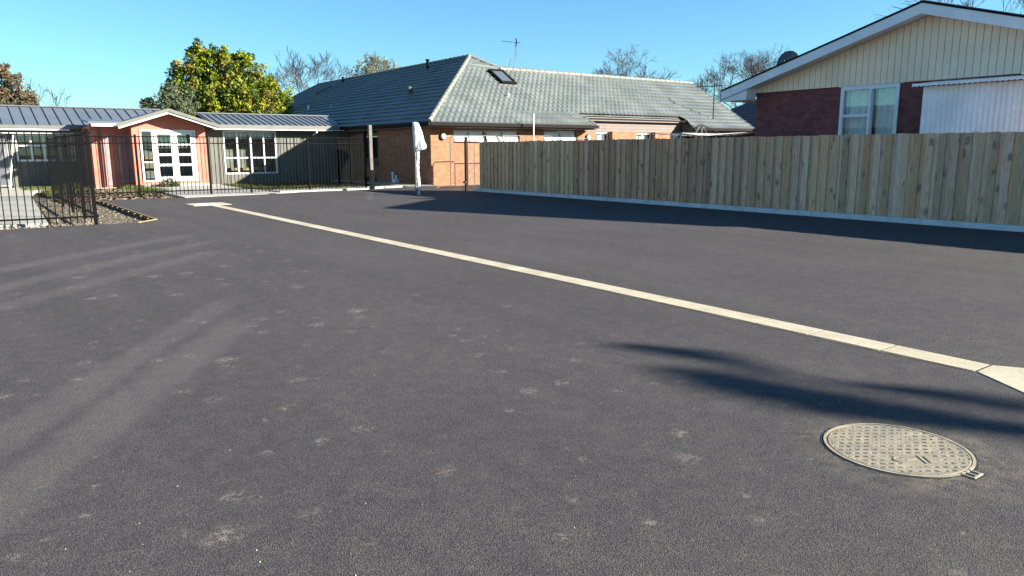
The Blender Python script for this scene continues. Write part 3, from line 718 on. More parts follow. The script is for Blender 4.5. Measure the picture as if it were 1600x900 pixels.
# flues, vents
def pipe(par, name, x, y, z0, z1, r, mat, cap=None):
    m = MB(); m.tube([(x, y, z0), (x, y, z1)], r, 12)
    if cap: m.tube([(x, y, z1-.01), (x, y, z1+cap)], r*1.45, 12)
    return m.build(name, M[mat], par)
pipe(roof, 'flue', 21.15, 36.6, 5.6, 6.32, .075, 'blackmetal', .07)
pipe(roof, 'flue', 21.4, 48.4, 5.8, 6.34, .07, 'blackmetal', .05)
pipe(roof, 'vent_pipe', 18.2, 46.6, 3.9, 4.35, .06, 'white'); pipe(roof, 'vent_pipe', 18.25, 43.2, 3.9, 4.2, .045, 'white'); pipe(roof, 'vent_pipe', 18.0, 49.5, 3.8, 4.15, .05, 'white')
m = MB(); m.tube([(18.55, 33.95, 4.1), (18.55, 33.95, 4.42)], .09, 12); m.tube([(18.55, 33.95, 4.40), (18.55, 33.95, 4.45), (18.55, 33.95, 4.55), (18.55, 33.95, 4.63), (18.55, 33.95, 4.66)], [.10, .155, .165, .12, .02], 14); m.build('turbine_vent', M['galv'], roof)
m = MB(); m.tube([(21.56, 29.7, 3.95), (21.56, 29.7, 4.13)], .05, 10); m.tube([(21.56, 29.7, 4.13), (21.56, 29.7, 4.17)], .08, 10); m.build('vent_pipe', M['whitegrey'], roof)
m = MB()
for s_ in (0,): m.bar((20.2, 50.3, 5.38), (21.1, 49.7, 5.90), .28, .07)
m.build('skylight', M['ridgecap'], roof)
# windows on sunlit front: sashes tilted out at the bottom
for (a, b) in ((17.47, 19.10), (19.20, 21.03), (22.52, 24.58)):
    f = window(bh, 'y', 28.30, a, b, 1.865, 2.375, vs=((a+b)/2,), fw_=.045)
    mid = (a+b)/2
    for (s, e) in ((a+.05, mid-.03), (mid+.03, b-.05)):
        m = MB(); zt, zb = 2.345, 1.90; yt, yb = 28.285, 28.12
        def q(u, tt): return (u, yt+(yb-yt)*tt, zt+(zb-zt)*tt)
        for (u0, u1, t0, t1) in ((s, s+.04, 0, 1), (e-.04, e, 0, 1), (s+.04, e-.04, 0, .10), (s+.04, e-.04, .90, 1)):
            A = [q(u0, t0), q(u1, t0), q(u1, t1), q(u0, t1)]; Bk = [(p[0], p[1]+.03, p[2]) for p in A]
            m.face(A[::-1]); m.face(Bk); [m.face([A[i], A[(i+1) % 4], Bk[(i+1) % 4], Bk[i]]) for i in range(4)]
        m.build('sash', M['white'], f)
        g = MB(); g.face([(p[0], p[1]+.012, p[2]) for p in (q(s+.03, .06), q(e-.03, .06), q(e-.03, .94), q(s+.03, .94))][::-1])
        g.build('blind', M['blind'] if a < 22 else M['whitegrey'], f)
for (a, b) in ((25.86, 26.9), (28.70, 30.04), (31.28, 32.45)):
    window(bh, 'y', 28.38, a, b, 1.70, 2.36, vs=((a+b)/2,), fw_=.05, curtain=[(a+.1, b-.1, 1.7, 2.33, 'blind')])
window(bh, 'y', 28.30, 34.45, 36.35, 1.865, 2.375, vs=(35.4,), fw_=.045)
window(bh, 'x', 16.34, 33.15, 34.75, 1.15, 2.44, vs=(33.95,), hs=((1.75, 33.2, 34.7),), mat='gutter')
window(bh, 'x', 16.34, 37.4, 39.2, .9, 2.44, vs=(38.3,), mat='gutter')
for (x, y, l) in ((16.89, 28.10, 'round white bulkhead light on the sunlit brick pier at the house corner'), (25.25, 28.10, 'round white bulkhead light on the brick pier above the paling fence')):
    t = thing('bulkhead_light', (x, y, 2.1), l, 'wall light', 'round wall lights on the brick house')
    m = MB(); m.tube([(x, y-.002, 2.10), (x, y-.06, 2.10)], .155, 20); m.build('base', M['gutter'], t)
    m = MB(); m.tube([(x, y-.06, 2.10), (x, y-.10, 2.10), (x, y-.13, 2.10)], [.135, .12, .06], 20); m.build('diffuser', M['white'], t, smooth=True)
# overflow pipe at base of shaded wall
t = thing('gully_pipe', (16.1, 31.35, 0), 'pale blue-white plastic gully pipe at the foot of the shaded brick wall', 'pipe')
m = MB(); m.tube([(16.18, 31.45, -.1), (16.18, 31.45, .50)], .06, 12); m.tube([(16.18, 31.45, .48), (16.18, 31.45, .54)], .075, 12); m.build('riser', M['whitegrey'], t)
m = MB(); m.box(16.05, 16.27, 31.02, 31.26, .05, .22); m.tube([(16.18, 31.14, .2), (16.18, 31.14, .4)], .04, 10); m.build('gully_box', M['whitegrey'], t)
# small dark plant by the wall
def bush(name, x, y, z, r, h, n, cols, label, seed=1, leaf=.05):
    q = random.Random(seed); m = MB()
    for i in range(n):
        a = q.uniform(0, 6.28); rr_ = r*math.sqrt(q.random()); zz = z+h*q.random()*(1-(rr_/r)**2*.6)
        leafquad(m, q, (x+rr_*math.cos(a), y+rr_*math.sin(a), zz), leaf*q.uniform(.6, 1.3), q.choice(cols))
    return tag(m.build(name, M['leafdull']), label, 'plant')
def leafquad(m, q, p, s, c):
    d = Vector((q.gauss(0, 1), q.gauss(0, 1), q.gauss(0, .7))).normalized(); a = d.orthogonal().normalized(); b = d.cross(a)
    an = q.uniform(0, 6.28); u = a*math.cos(an)+b*math.sin(an); v = d.cross(u); p = Vector(p)
    f = q.uniform(.75, 1.25); c = tuple(k*f for k in c)
    m.face([p-u*s, p+v*s*.45, p+u*s, p-v*s*.45], c)
bush('weed_clump', 16.05, 33.6, 0, .3, .4, 260, [(.05,.06,.03),(.07,.07,.04)], 'dark weed clump at the foot of the shaded brick wall', 3)
bush('garden_shrub', 7.2, 34.9, 0, .45, .4, 500, [(.04,.06,.02),(.06,.08,.025)], 'low green shrub beside the white porch doors', 4)
bush('garden_shrub', 3.3, 33.5, 0, .55, .38, 600, [(.04,.06,.02),(.06,.075,.025)], 'low green shrub behind the side fence at left', 5)

# TV antenna on the ridge
t = thing('tv_antenna', (23.85, 32.3, 5.6), 'thin television antenna on a bent mast with stay wires on the centre roof ridge', 'antenna')
m = MB(); m.tube([(23.45, 32.3, 5.55), (23.62, 32.3, 6.1), (23.95, 32.3, 6.25), (23.95, 32.3, 7.05)], .017, 8); m.tube([(23.66, 32.2, 5.5), (23.95, 32.3, 6.35)], .012, 6); m.build('mast', M['galv'], t)
m = MB(); m.tube([(23.3, 32.65, 7.05), (24.15, 32.15, 6.98)], .010, 6)
for k in range(7):
    f = k/6; x = 23.35+.75*f; y = 32.62-.44*f; z = 7.05-.06*f; w = .10+.14*f
    m.tube([(x-w*.6, y-w*.8, z), (x+w*.6, y+w*.8, z)], .007, 5)
for s_ in (-1, 1): m.tube([(24.0, 32.3, 7.0), (23.95, 32.3, 7.0+.22*s_)], .03, 6)
m.build('aerial', M['gutter'], t)
m = MB(); m.tube([(23.95, 32.3, 6.6), (25.2, 32.3, 5.65)], .006, 5); m.tube([(23.95, 32.3, 6.6), (24.2, 32.0, 5.5)], .004, 5); m.build('stay_wire', M['galv'], t)
# white mast pole in front
single('flag_pole', MB().tube([(21.0, 27.0, -.1), (21.0, 27.0, 3.12)], .032, 8), M['white'], 'thin white pole standing up in front of the brick pier behind the fence', 'pole')

# ------------------------------------------------------------------ pipe-framed pool panels behind
def pipe_panel(x0, x1, y, top, label):
    t = thing('pipe_gate', (x0, y, 0), label, 'gate', 'galvanised pipe and netting panels')
    m = MB(); r = .18; pts = [(x0, y, .05), (x0, y, top-r)]
    pts += [(x0+r-r*math.cos(a), y, top-r+r*math.sin(a)) for a in (.4, .8, 1.2)] + [(x0+r, y, top), (x1-r, y, top)]
    pts += [(x1-r+r*math.sin(a), y, top-r+r*math.cos(a)) for a in (.4, .8, 1.2)] + [(x1, y, top-r), (x1, y, .05)]
    m.tube(pts, .021, 8); m.tube([(x0, y, .12), (x1, y, .12)], .018, 8); m.tube([(x0+(x1-x0)*.48, y, .12), (x0+(x1-x0)*.48, y, top)], .016, 8)
    m.build('frame', M['galv'], t)
    m = MB(); s = .09; H = 1.0
    for dr_ in (1, -1):
        k = -int(H/s)
        while x0+k*s < x1:
            a = x0+k*s if dr_ > 0 else x0+k*s+H; b = a+H*dr_
            p, q_ = (a, .12), (b, .12+H)
            pts2 = []
            for (u, z) in (p, q_): pts2.append([u, z])
            # clip to panel
            def clip(P, Q):
                (u0, z0), (u1, z1) = P, Q
                if u0 > u1: (u0, z0), (u1, z1) = (u1, z1), (u0, z0)
                if u1 <= x0 or u0 >= x1: return None
                if u0 < x0: z0 += (z1-z0)*(x0-u0)/(u1-u0); u0 = x0
                if u1 > x1: z1 = z0+(z1-z0)*(x1-u0)/(u1-u0); u1 = x1
                return (u0, z0), (u1, z1)
            cc = clip(*pts2)
            if cc and abs(cc[0][0]-cc[1][0]) > .02: m.tube([(cc[0][0], y, cc[0][1]), (cc[1][0], y, cc[1][1])], .0035, 3, False)
            k += 1
    m.build('netting', M['galv'], t)
pipe_panel(15.98, 18.38, 26.0, 2.09, 'round-cornered pipe and netting gate between the dark post and sunlit brick corner')
pipe_panel(18.44, 21.3, 26.0, 2.11, 'pipe and netting panel showing above the far end of the paling fence')
pipe_panel(21.5, 23.9, 26.0, 2.02, 'lower pipe panel behind the paling fence beside the white pole')

# rotary clothes line
t = thing('rotary_clothesline', (22, 18.3, 0), 'old rotary clothes line with sloping struts showing above the paling fence', 'clothes line')
m = MB(); m.tube([(22, 18.3, -.1), (22, 18.3, 2.42)], .04, 10); m.build('pole', M['galv'], t)
m = MB(); hub = Vector((22, 18.3, 2.40)); E = []
for k in range(4):
    a = R(22+90*k); e = Vector((22+2.1*math.cos(a), 18.3+2.1*math.sin(a), 2.06+.05*(k % 2))); E.append(e)
    m.tube([hub, hub+Vector((.8*math.cos(a), .8*math.sin(a), -.38))], .018, 6); m.tube([(22, 18.3, 2.0), e], .02, 6)
m.build('arm', M['galv'], t)
m = MB()
for f in (.35, .55, .75, 1.0):
    for k in range(4):
        a = Vector((22, 18.3, 2.02)).lerp(E[k], f); b = Vector((22, 18.3, 2.02)).lerp(E[(k+1) % 4], f); mid = (a+b)/2-Vector((0, 0, .05))
        m.tube([a, mid, b], .009, 4, False)
m.build('wire', M['white'], t)

# ------------------------------------------------------------------ low building at left (grey wing, red porch, olive wing)
ob = thing('low_building', (7.5, 36, 0), 'low building with grey-green boards, salmon red gabled porch and dark steel roof, at left', 'house')
m = wall('y', 36.4, 36.5, 9.12, 16.25, -.14, 2.55, [(10.0, 12.5, .44, 2.46)])
m.build('olive_wall', M['olive'], ob)
MB().box(9.12, 15.9, 41.5, 41.6, -.14, 2.6).build('rear_wall', M['olive'], ob)
for xa, xb, zt in ((9.4, 9.9, 2.5), (10.2, 12.3, .40), (12.6, 16.2, 2.5)):
    m = MB(); x = xa
    while x < xb: m.box(x, x+.035, 36.375, 36.399, -.1, zt); x += .40
    m.build('batten_run', M['olive'], ob)
MB().box(9.125, 9.2, 36.36, 36.398, -.1, 2.5).build('corner_board', M['olive'], ob)
window(ob, 'y', 36.37, 10.0, 12.5, .44, 2.46, vs=(10.63, 11.26, 11.87), hs=((1.20, 10.05, 12.45),), fw_=.075, depth=.09, curtain=[(10.1, 12.4, 2.1, 2.42, 'blind')])
m = MB(); m.box(9.2, 16, 37.5, 37.55, -.1, 2.5); m.box(9.2, 16, 36.6, 39, -.10, -.05); m.box(6.26, 8.97, 37.3, 37.35, -.1, 2.5); m.box(6.2, 9.1, 36.3, 38.6, .05, .1)
m.box(-5, 4.5, 42.5, 42.55, -.1, 2.5); m.box(-5, 4.5, 39.8, 42.5, -.1, -.05); m.build('floor', M['interior'], ob)
m = MB(); m.box(10.4, 12.0, 36.8, 37.3, .60, .72); m.box(10.5, 10.56, 36.9, 36.96, -.05, .6); m.box(11.85, 11.91, 36.9, 36.96, -.05, .6); m.box(6.5, 7.0, 36.5, 36.9, .85, 1.3); m.build('furniture', M['edging'], ob)
# porch
m = MB(); wall('y', 36.0, 36.15, 6.10, 9.12, -.14, 2.52, [(6.40, 8.69, .20, 2.45)], m)
m.prism([(6.10, 2.52), (9.12, 2.52), (9.12, 2.60), (7.6, 3.12), (6.10, 2.60)], 'y', 36.0, 36.14)
m.box(6.10, 6.24, 36.15, 36.8, -.14, 2.6); m.box(8.98, 9.12, 36.15, 36.38, -.14, 2.6)
m.box(4.62, 6.10, 36.8, 36.9, -.14, 2.68); m.box(4.62, 4.74, 36.9, 39.5, -.14, 2.6)
m.build('red_wall', M['red'], ob)
m = MB(); m.box(6.2, 9.0, 35.2, 35.97, -.1, .10); m.build('porch_step', M['path'], ob)
def roofslab(m, pts, th=.06):
    b = [(p[0], p[1], p[2]-th) for p in pts]; m.face(pts); m.face(b[::-1]); n = len(pts)
    for i in range(n): m.face([pts[i], b[i], b[(i+1) % n], pts[(i+1) % n]])
m = MB(); ax, az_ = 7.49, 3.31
roofslab(m, [(5.52, 35.25, 2.63), (ax, 35.25, az_), (ax, 41.5, az_), (5.52, 41.5, 2.63)]); roofslab(m, [(ax+.001, 35.25, az_), (9.5, 35.25, 2.63), (9.5, 41.5, 2.63), (ax+.001, 41.5, az_)])
m.build('porch_roof', M['olivegutter'], ob)
m = MB()
m.prism([(5.50, 2.45), (5.50, 2.535), (ax, 3.195), (9.52, 2.535), (9.52, 2.45), (ax, 3.105)], 'y', 35.22, 35.26)
m.build('barge_board', M['white'], ob)
m = MB(); m.prism([(5.44, 2.537), (5.44, 2.66), (ax, 3.335), (9.58, 2.66), (9.58, 2.537), (ax, 3.197)], 'y', 35.16, 35.24); m.build('roof_trim', M['olivegutter'], ob)
# door unit
dr_ = window(ob, 'y', 35.97, 6.40, 8.69, .20, 2.45, vs=(6.90,), hs=((1.05, 6.46, 6.87),), fw_=.07, depth=.10, name='door_frame')
for (a, b) in ((6.97, 7.77), (7.79, 8.59)):
    window(ob, 'y', 35.985, a, b, .28, 2.38, vs=(), hs=((.92, a+.1, b-.1), (1.37, a+.1, b-.1), (1.83, a+.1, b-.1)), fw_=.125, depth=.05, name='door')
# lattice screens
def lattice(par, x0, x1, y, z0, z1, s=.085, w=.022, dark=True):
    m = MB(); H = z1-z0; Wd = x1-x0
    for dr__ in (1, -1):
        for k in range(-int(H/s)-1, int(Wd/s)+2):
            # line u - dr*(z-z0) = k*s (dr>0) or u + (z-z0) = k*s
            if dr__ > 0: ts = [(k*s, 0), (k*s+H, H)]
            else: ts = [(k*s+H, 0), (k*s, H)]
            (u0, a), (u1, b) = ts
            lo, hi = 0, 1
            du = u1-u0
            for lim, sgn in ((0, 1), (Wd, -1)):
                # sgn*(u0+du*t - lim) >= 0
                if abs(du) > 1e-6:
                    tt = (lim-u0)/du
                    if sgn*du > 0: lo = max(lo, tt)
                    else: hi = min(hi, tt)
            if hi-lo > .02: m.bar((x0+u0+du*lo, y+(.006*dr__), z0+a+(b-a)*lo), (x0+u0+du*hi, y+(.006*dr__), z0+a+(b-a)*hi), w, .008)
    m.box(x0-.03, x0, y-.02, y+.02, z0, z1); m.box(x1, x1+.03, y-.02, y+.02, z0, z1); m.box(x0, x1, y-.02, y+.02, z1-.03, z1); m.box(x0, x1, y-.02, y+.02, z0, z0+.03)
    return m.build('lattice_screen', M['lattice'], par)
lattice(ob, 5.66, 6.06, 36.6, .18, 2.2); lattice(ob, 5.10, 5.24, 36.6, .1, 2.2); lattice(ob, .45, 1.72, 39.3, .05, 2.26)
m = MB(); m.box(4.6, 5.66, 35.98, 36.06, 2.56, 2.69); m.build('fascia', M['white'], ob)
m = MB(); roofslab(m, [(4.5, 35.95, 2.76), (5.9, 35.95, 2.76), (5.9, 38.6, 2.95), (4.5, 38.6, 2.95)], .07); m.build('porch_roof', M['steelroof'], ob)
m = MB(); m.tube([(4.95, 36.75, -.1), (4.95, 36.75, 2.6)], .035, 8); m.build('downpipe', M['olivegutter'], ob)
# grey wing
m = wall('y', 39.5, 39.6, -7, 4.62, -.14, 2.5, [(2.05, 4.3, 1.10, 2.28), (-3.5, .3, 1.1, 2.28)])
m.box(-7, -6.9, 39.6, 45, -.14, 2.5); m.box(-7, 9, 45, 45.1, -.14, 2.6)
m.build('grey_wall', M['olive'], ob)
m = MB(); x = -6.8
while x < 4.6: m.box(x, x+.03, 39.475, 39.499, -.1, 1.06); x += .32
m.box(-7, 4.6, 39.47, 39.499, .42, .46); m.build('batten', M['olive'], ob); MB().box(1.80, 1.98, 39.40, 39.469, -.1, 2.5).build('corner_board', M['olive'], ob)
window(ob, 'y', 39.46, 2.05, 4.3, 1.10, 2.28, vs=(2.62, 3.10, 3.70), hs=((1.78, 2.1, 4.25),), fw_=.08, depth=.09)
window(ob, 'y', 39.46, -3.5, .3, 1.10, 2.28, vs=(-1.6,), fw_=.08, depth=.09)
m = MB(); m.tube([(1.6, 38.3, -.1), (2.0, 39.1, 2.35)], .03, 8); m.build('downpipe', M['white'], ob)
m = MB(); m.box(-8, 4.55, 38.88, 38.96, 2.30, 2.36); m.box(-8, 4.1, 38.80, 38.87, 2.44, 2.50); m.build('fascia', M['white'], ob)
m = MB(); m.box(-8, 4.6, 38.80, 38.95, 2.52, 2.64); m.box(9.58, 15.55, 35.82, 35.95, 2.54, 2.71); m.build('gutter', M['olivegutter'], ob)
m = MB(); m.box(9.5, 15.2, 35.80, 35.84, 2.48, 2.525); m.box(9.5, 15.8, 35.845, 36.39, 2.50, 2.53); m.build('fascia', M['white'], ob)
m = MB(); m.tube([(14.35, 35.84, 2.56), (14.35, 35.84, 2.40), (14.35, 36.3, 2.28)], .045, 8); m.build('downpipe', M['whitegrey'], ob)
def ribroof(x0, x1, ye, ze, yr, zr, name='steel_roof', cut=0, pitch=.42):
    m = MB(); roofslab(m, [(x0, ye, ze), (x1, ye, ze), (x1+cut, yr, zr), (x0, yr, zr)], .05)
    roofslab(m, [(x0, yr+.001, zr), (x1+cut, yr+.001, zr), (x1, 2*yr-ye, ze), (x0, 2*yr-ye, ze)], .05)
    x = x0+.1
    while x < x1:
        m.bar((x, ye, ze+.018), (x, yr, zr+.018), .035, .045); x += pitch
    m.bar((x0, yr, zr+.03), (x1+cut, yr, zr+.03), .22, .05)
    return m.build(name, M['steelroof'], ob)
ribroof(-9, 8.6, 38.9, 2.66, 42.3, 3.60, pitch=.44); ribroof(9.45, 15.6, 35.9, 2.70, 38.5, 3.30, cut=.6, pitch=.30)

# ------------------------------------------------------------------ cream gabled house at right
ch_ = thing('gabled_house', (18.5, 8.8, 0), 'house with cream board gable and maroon brick walls behind the paling fence', 'house')
YA, ZA, YE, ZE = 8.80, 4.82, 14.3, 3.20     # apex, left eave
sl_ = (ZA-ZE)/(YE-YA); YR = 2*YA-YE
m = wall('x', 18.5, 18.7, 3.9, 13.45, -.14, 3.06, [(9.38, 10.88, 1.0, 3.03)])
m.box(18.7, 29, 13.25, 13.45, -.14, 3.0); m.box(18.7, 29, 3.9, 4.1, -.14, 3.0); m.box(28.8, 29, 4.1, 13.25, -.14, 3.0)
m.build('brick_wall', M['maroon'], ch_)
zr_ = lambda y: ZA-.28-sl_*abs(y-YA)
m = MB(); y = 3.95; q = random.Random(2)
while y < 13.5:
    y1 = min(y+.148, 13.5)
    zt0, zt1 = zr_(y), zr_(y1)
    if min(zt0, zt1) > 3.1:
        if y < YA < y1: m.prism([(y, 3.07), (y1, 3.07), (y1, zt1), (YA, zr_(YA)), (y, zt0)], 'x', 18.44, 18.49)
        else: m.prism([(y, 3.07), (y1, 3.07), (y1, zt1), (y, zt0)], 'x', 18.44, 18.49)
    y += .160
m.build('gable_boards', M['cream'], ch_)
m = MB(); m.prism([(3.95, 3.08), (13.5, 3.08), (YA, zr_(YA)-.0)], 'x', 18.491, 18.60); m.build('gable_backing', M['creamgap'], ch_)
m = MB()
for (ye) in (YE, YR):
    y_ = ye
    roofslab(m, [(18.02, y_, ZE-.0), (29.5, y_, ZE), (29.5, YA, ZA), (18.02, YA, ZA)], .06)
m.build('roof', M['steelroof'], ch_)
m = MB()
m.prism([(YE+.02, ZE-.07), (YA, ZA-.07), (YR-.02, ZE-.07), (YR-.02, ZE-.30), (YA, ZA-.30), (YE+.02, ZE-.30)], 'x', 17.98, 18.03)
m.box(17.98, 18.03, YE-.0, YE+.05, ZE-.36, ZE-.072)
m.build('barge_board', M['whitegrey'], ch_)
m = MB()
m.prism([(YE, ZE-.02), (YA, ZA-.02), (YR, ZE-.02), (YR, ZE-.065), (YA, ZA-.065), (YE, ZE-.065)], 'x', 17.96, 18.00)
m.build('roof_trim', M['gutter'], ch_)
m = MB(); m.prism([(YE, ZE-.24), (YA, ZA-.24), (YR, ZE-.24), (YR, ZE-.27), (YA, ZA-.27), (YE, ZE-.27)], 'x', 18.035, 18.49)
m.prism([(13.45, ZE-.30), (YE, ZE-.30), (YE, ZE-.10), (13.45, ZE+.1)], 'x', 18.031, 18.46); m.box(18.03, 29, 13.46, YE, ZE-.33, ZE-.30); m.build('soffit', M['whitegrey'], ch_)
m = MB(); m.box(18.03, 29, YE+.02, YE+.14, ZE-.13, ZE-.01); m.build('gutter', M['whitegrey'], ch_)
f = window(ch_, 'x', 18.46, 9.38, 10.88, 1.0, 3.05, vs=(10.075,), hs=((2.33, 10.13, 10.82),), fw_=.085, mat='whitegrey', depth=.10,
    curtain=[(9.46, 10.02, 1.0, 2.98, 'curtain'), (10.2, 10.82, 1.0, 2.98, 'curtain')])
m = MB(); m.box(18.455, 18.50, 9.32, 10.94, 3.051, 3.068); m.box(18.42, 18.459, 10.045, 10.105, 1.08, 2.96); m.build('window_trim', M['whitegrey'], ch_)
m = MB(); m.box(18.75, 22, 3.95, 13.2, -.13, -.1); m.box(22, 22.1, 4.1, 13.2, -.1, 3.0); m.box(18.7, 28.8, 4.1, 13.2, 2.98, 3.0); m.build('floor', M['interior'], ch_)
# corrugated lean-to in front of the wall
t = thing('corrugated_shelter', (17.6, 7, 0), 'pale corrugated sheet shelter against the maroon brick wall at the right edge', 'shelter')
def corr(m, y0, y1, f, pitch=.076, amp=.009, n=6):
    k = 0; N_ = int((y1-y0)/pitch*n)
    pts = [(y0+(y1-y0)*i/N_, amp*math.sin(2*math.pi*i/n)) for i in range(N_+1)]
    for a, b in zip(pts[:-1], pts[1:]):
        A, Bq = f(a[0], a[1]), f(b[0], b[1]); m.face([A[0], Bq[0], Bq[1], A[1]])
        m.face([tuple(Vector(p)+Vector((.006, 0, .004))) for p in (A[1], Bq[1], Bq[0], A[0])])
m = MB(); corr(m, 6.50, 8.42, lambda y, h: ((17.62+h*1.3, y, -.1), (17.62+h*1.3, y, 2.86)), pitch=.105, amp=.010); m.build('sheet_wall', M['corr'], t, smooth=False)
m = MB(); corr(m, 4.0, 6.5, lambda y, h: ((17.62+h*1.3, y, -.1), (17.62+h*1.3, y, 2.86)), pitch=.105, amp=.010); m.build('sheet_wall', M['whitegrey'], t)
m = MB()
for k in range(120):
    y = 4.0+k*.038; wv = lambda y: 2.862+.014*math.sin(y*60)
    m.face([(17.385, y, wv(y)), (17.385, y+.038, wv(y+.038)), (17.385, y+.038, 2.925), (17.385, y, 2.925)])
m.build('edge_flashing', M['corr'], t)
m = MB(); corr(m, 4.0, 8.58, lambda y, h: ((17.40, y, 2.90+h), (18.48, y, 3.02+h)), pitch=.105, amp=.013); m.build('sheet_roof', M['corr'], t)
m = MB()
for y in (4.1, 6.5, 8.3): m.box(17.70, 17.79, y-.09, y, -.1, 2.85)
m.build('frame', M['timberpost'], t)
# satellite dish on its roof
t = thing('satellite_dish', (20.0, 13.4, 3.6), 'dark round satellite dish rising behind the sloping roof edge of the cream gabled house', 'satellite dish')
m = MB(); c0 = Vector((19.6, 13.2, 3.93)); d = Vector((-.95, -.12, .15)).normalized(); a = d.orthogonal().normalized(); b = d.cross(a); rings = []
for k in range(7):
    r_ = .34*k/6; rings.append([tuple(c0+a*r_*math.cos(j*.3927)+b*r_*math.sin(j*.3927)+d*(r_*r_*.9)) for j in range(16)])
for k in range(6):
    for j in range(16): m.face([rings[k][j], rings[k][(j+1) % 16], rings[k+1][(j+1) % 16], rings[k+1][j]]); m.face([tuple(Vector(p)-d*.012) for p in (rings[k+1][j], rings[k+1][(j+1) % 16], rings[k][(j+1) % 16], rings[k][j])])
m.build('reflector', M['dish'], t, smooth=True)
m = MB(); m.tube([tuple(c0), (19.75, 13.3, 3.45)], .025, 8); m.tube([tuple(c0), tuple(c0+d*.35)], .012, 6); m.build('bracket', M['galv'], t)
# aerial near eave
t = thing('tv_antenna', (24, 14.6, 3), 'small television antenna between the tiled roof end and the cream gabled house', 'antenna')
m = MB(); m.tube([(35.0, 28.3, 2.0), (35.0, 28.3, 5.2)], .03, 6); m.build('mast', M['gutter'], t)
m = MB(); m.tube([(34.6, 29.3, 5.05), (35.2, 27.8, 5.05)], .018, 5)
for k in range(6): m.tube([(34.65+.09*k, 29.2-.26*k, 4.8), (34.65+.09*k, 29.2-.26*k, 5.3)], .012, 5)
m.build('aerial', M['gutter'], t)
t.location = (35, 28.3, 2)
for c_ in t.children:
    for v in c_.data.vertices: v.co += Vector((24, 14.6, 3))-Vector((35, 28.3, 2))

# neighbouring house with dark blue tiles
nb = thing('tiled_house', (41, 26, 0), 'house with dark blue tiled hip roof, glimpsed between the long roof and cream gable', 'house')
m = MB(); m.box(38.8, 52, 18, 32.9, -.14, 2.7); m.build('wall', M['maroon'], nb)
m = MB(); p2 = .55; s2 = math.hypot(1, p2)
tile_face(m, (38.2, 17.2, 2.7), (0, 1, 0), (1/s2, 0, p2/s2), 6.5*s2, lambda s: 0, lambda s: 16.3-s/s2, step=.08)
m.face([(38.2, 33.5, 2.7), (53, 33.5, 2.7), (48, 27, 6.275), (44.7, 27, 6.275)]); m.face([(44.7, 17.2, 6.275), (44.7, 27, 6.275), (53, 27, 2.7), (53, 17.2, 2.7)])
nroof = m.build('roof', M['bluetile'], nb)
ridge((38.2, 33.5, 2.7), (44.7, 27, 6.275), .1).build('ridge_capping', M['bluetile'], nroof)
ridge((44.7, 27, 6.275), (44.7, 17.2, 6.275), .1).build('ridge_capping', M['bluetile'], nroof)

# salmon building standing left of the view (mirrored in the window glass)
sb = thing('salmon_building', (-5, 22, 0), 'salmon rendered building with white awning windows, left of the yard', 'house')
m = wall('x', -6.2, -6, 19.5, 33, -.14, 2.75, [(21.2, 22.6, 1.1, 2.2), (24.6, 26.0, 1.1, 2.2), (28.5, 30.0, 1.1, 2.2)]); m.box(-14, -6.2, 32.8, 33, -.14, 2.75); m.box(-14, -6.2, 19.5, 19.7, -.14, 2.75)
m.build('wall', M['salmon'], sb)
m = MB(); roofslab(m, [(-5.3, 18.9, 2.75), (-5.3, 33.6, 2.75), (-10, 33.6, 4.2), (-10, 18.9, 4.2)]); m.build('roof', M['steelroof'], sb)
for (a, b) in ((21.2, 22.6), (24.6, 26.0), (28.5, 30.0)): window(sb, 'x', -5.98, a, b, 1.1, 2.2, vs=((a+b)/2,), fw_=.09, sign=1, curtain=[(a+.1, b-.1, 1.1, 2.1, 'curtain')])

# ------------------------------------------------------------------ trees
def leafy(name, label, blobs, n, leaf, cols, seed, trunk, mat='leaf', group=None, inner=.0):
    q = random.Random(seed); t = thing(name, trunk[0], label, 'tree', group)
    m = MB(); tx, ty, tz = trunk[0]; tops = [b for b in blobs]
    m.tube([(tx, ty, tz), (tx+.1, ty, tz+trunk[1]*.5), (tx, ty+.1, tz+trunk[1])], [trunk[2], trunk[2]*.8, trunk[2]*.6], 9)
    for (bx, by, bz, r, *_) in tops:
        m.tube([(tx, ty, tz+trunk[1]*.8), ((tx+bx)/2+q.gauss(0, .2), (ty+by)/2, (tz+trunk[1]+bz)/2), (bx, by, bz)], [trunk[2]*.5, trunk[2]*.3, trunk[2]*.1], 6)
    m.build('trunk', M['barkdark'], t)
    m = MB(); tot = sum(b[3]**2 for b in blobs)
    for (bx, by, bz, r, fz) in blobs:
        # clumps scattered over the blob's shell and inside
        nc = max(8, int(34*r*r)); cl = []
        for _ in range(nc):
            d = Vector((q.gauss(0, 1), q.gauss(0, 1), q.gauss(0, 1))).normalized()*r*(q.random()**.33)
            cl.append((Vector((bx, by, bz))+Vector((d.x, d.y, d.z*fz)), q.uniform(.28, .55)*max(.6, r*.45), q.choice(cols)))
        k = int(n*r*r/tot)
        for _ in range(k):
            c, cr, cc = q.choice(cl); d = Vector((q.gauss(0, 1), q.gauss(0, 1), q.gauss(0, 1))).normalized()*cr*(q.random()**.4)
            f = q.uniform(.8, 1.2); leafquad(m, q, c+d, leaf*q.uniform(.6, 1.3), tuple(v*f for v in cc))
    m.build('crown', M[mat], t); return t
mg = [(.10,.14,.010),(.14,.18,.010),(.055,.09,.012),(.20,.20,.010),(.04,.07,.016),(.18,.15,.025),(.12,.16,.010)]
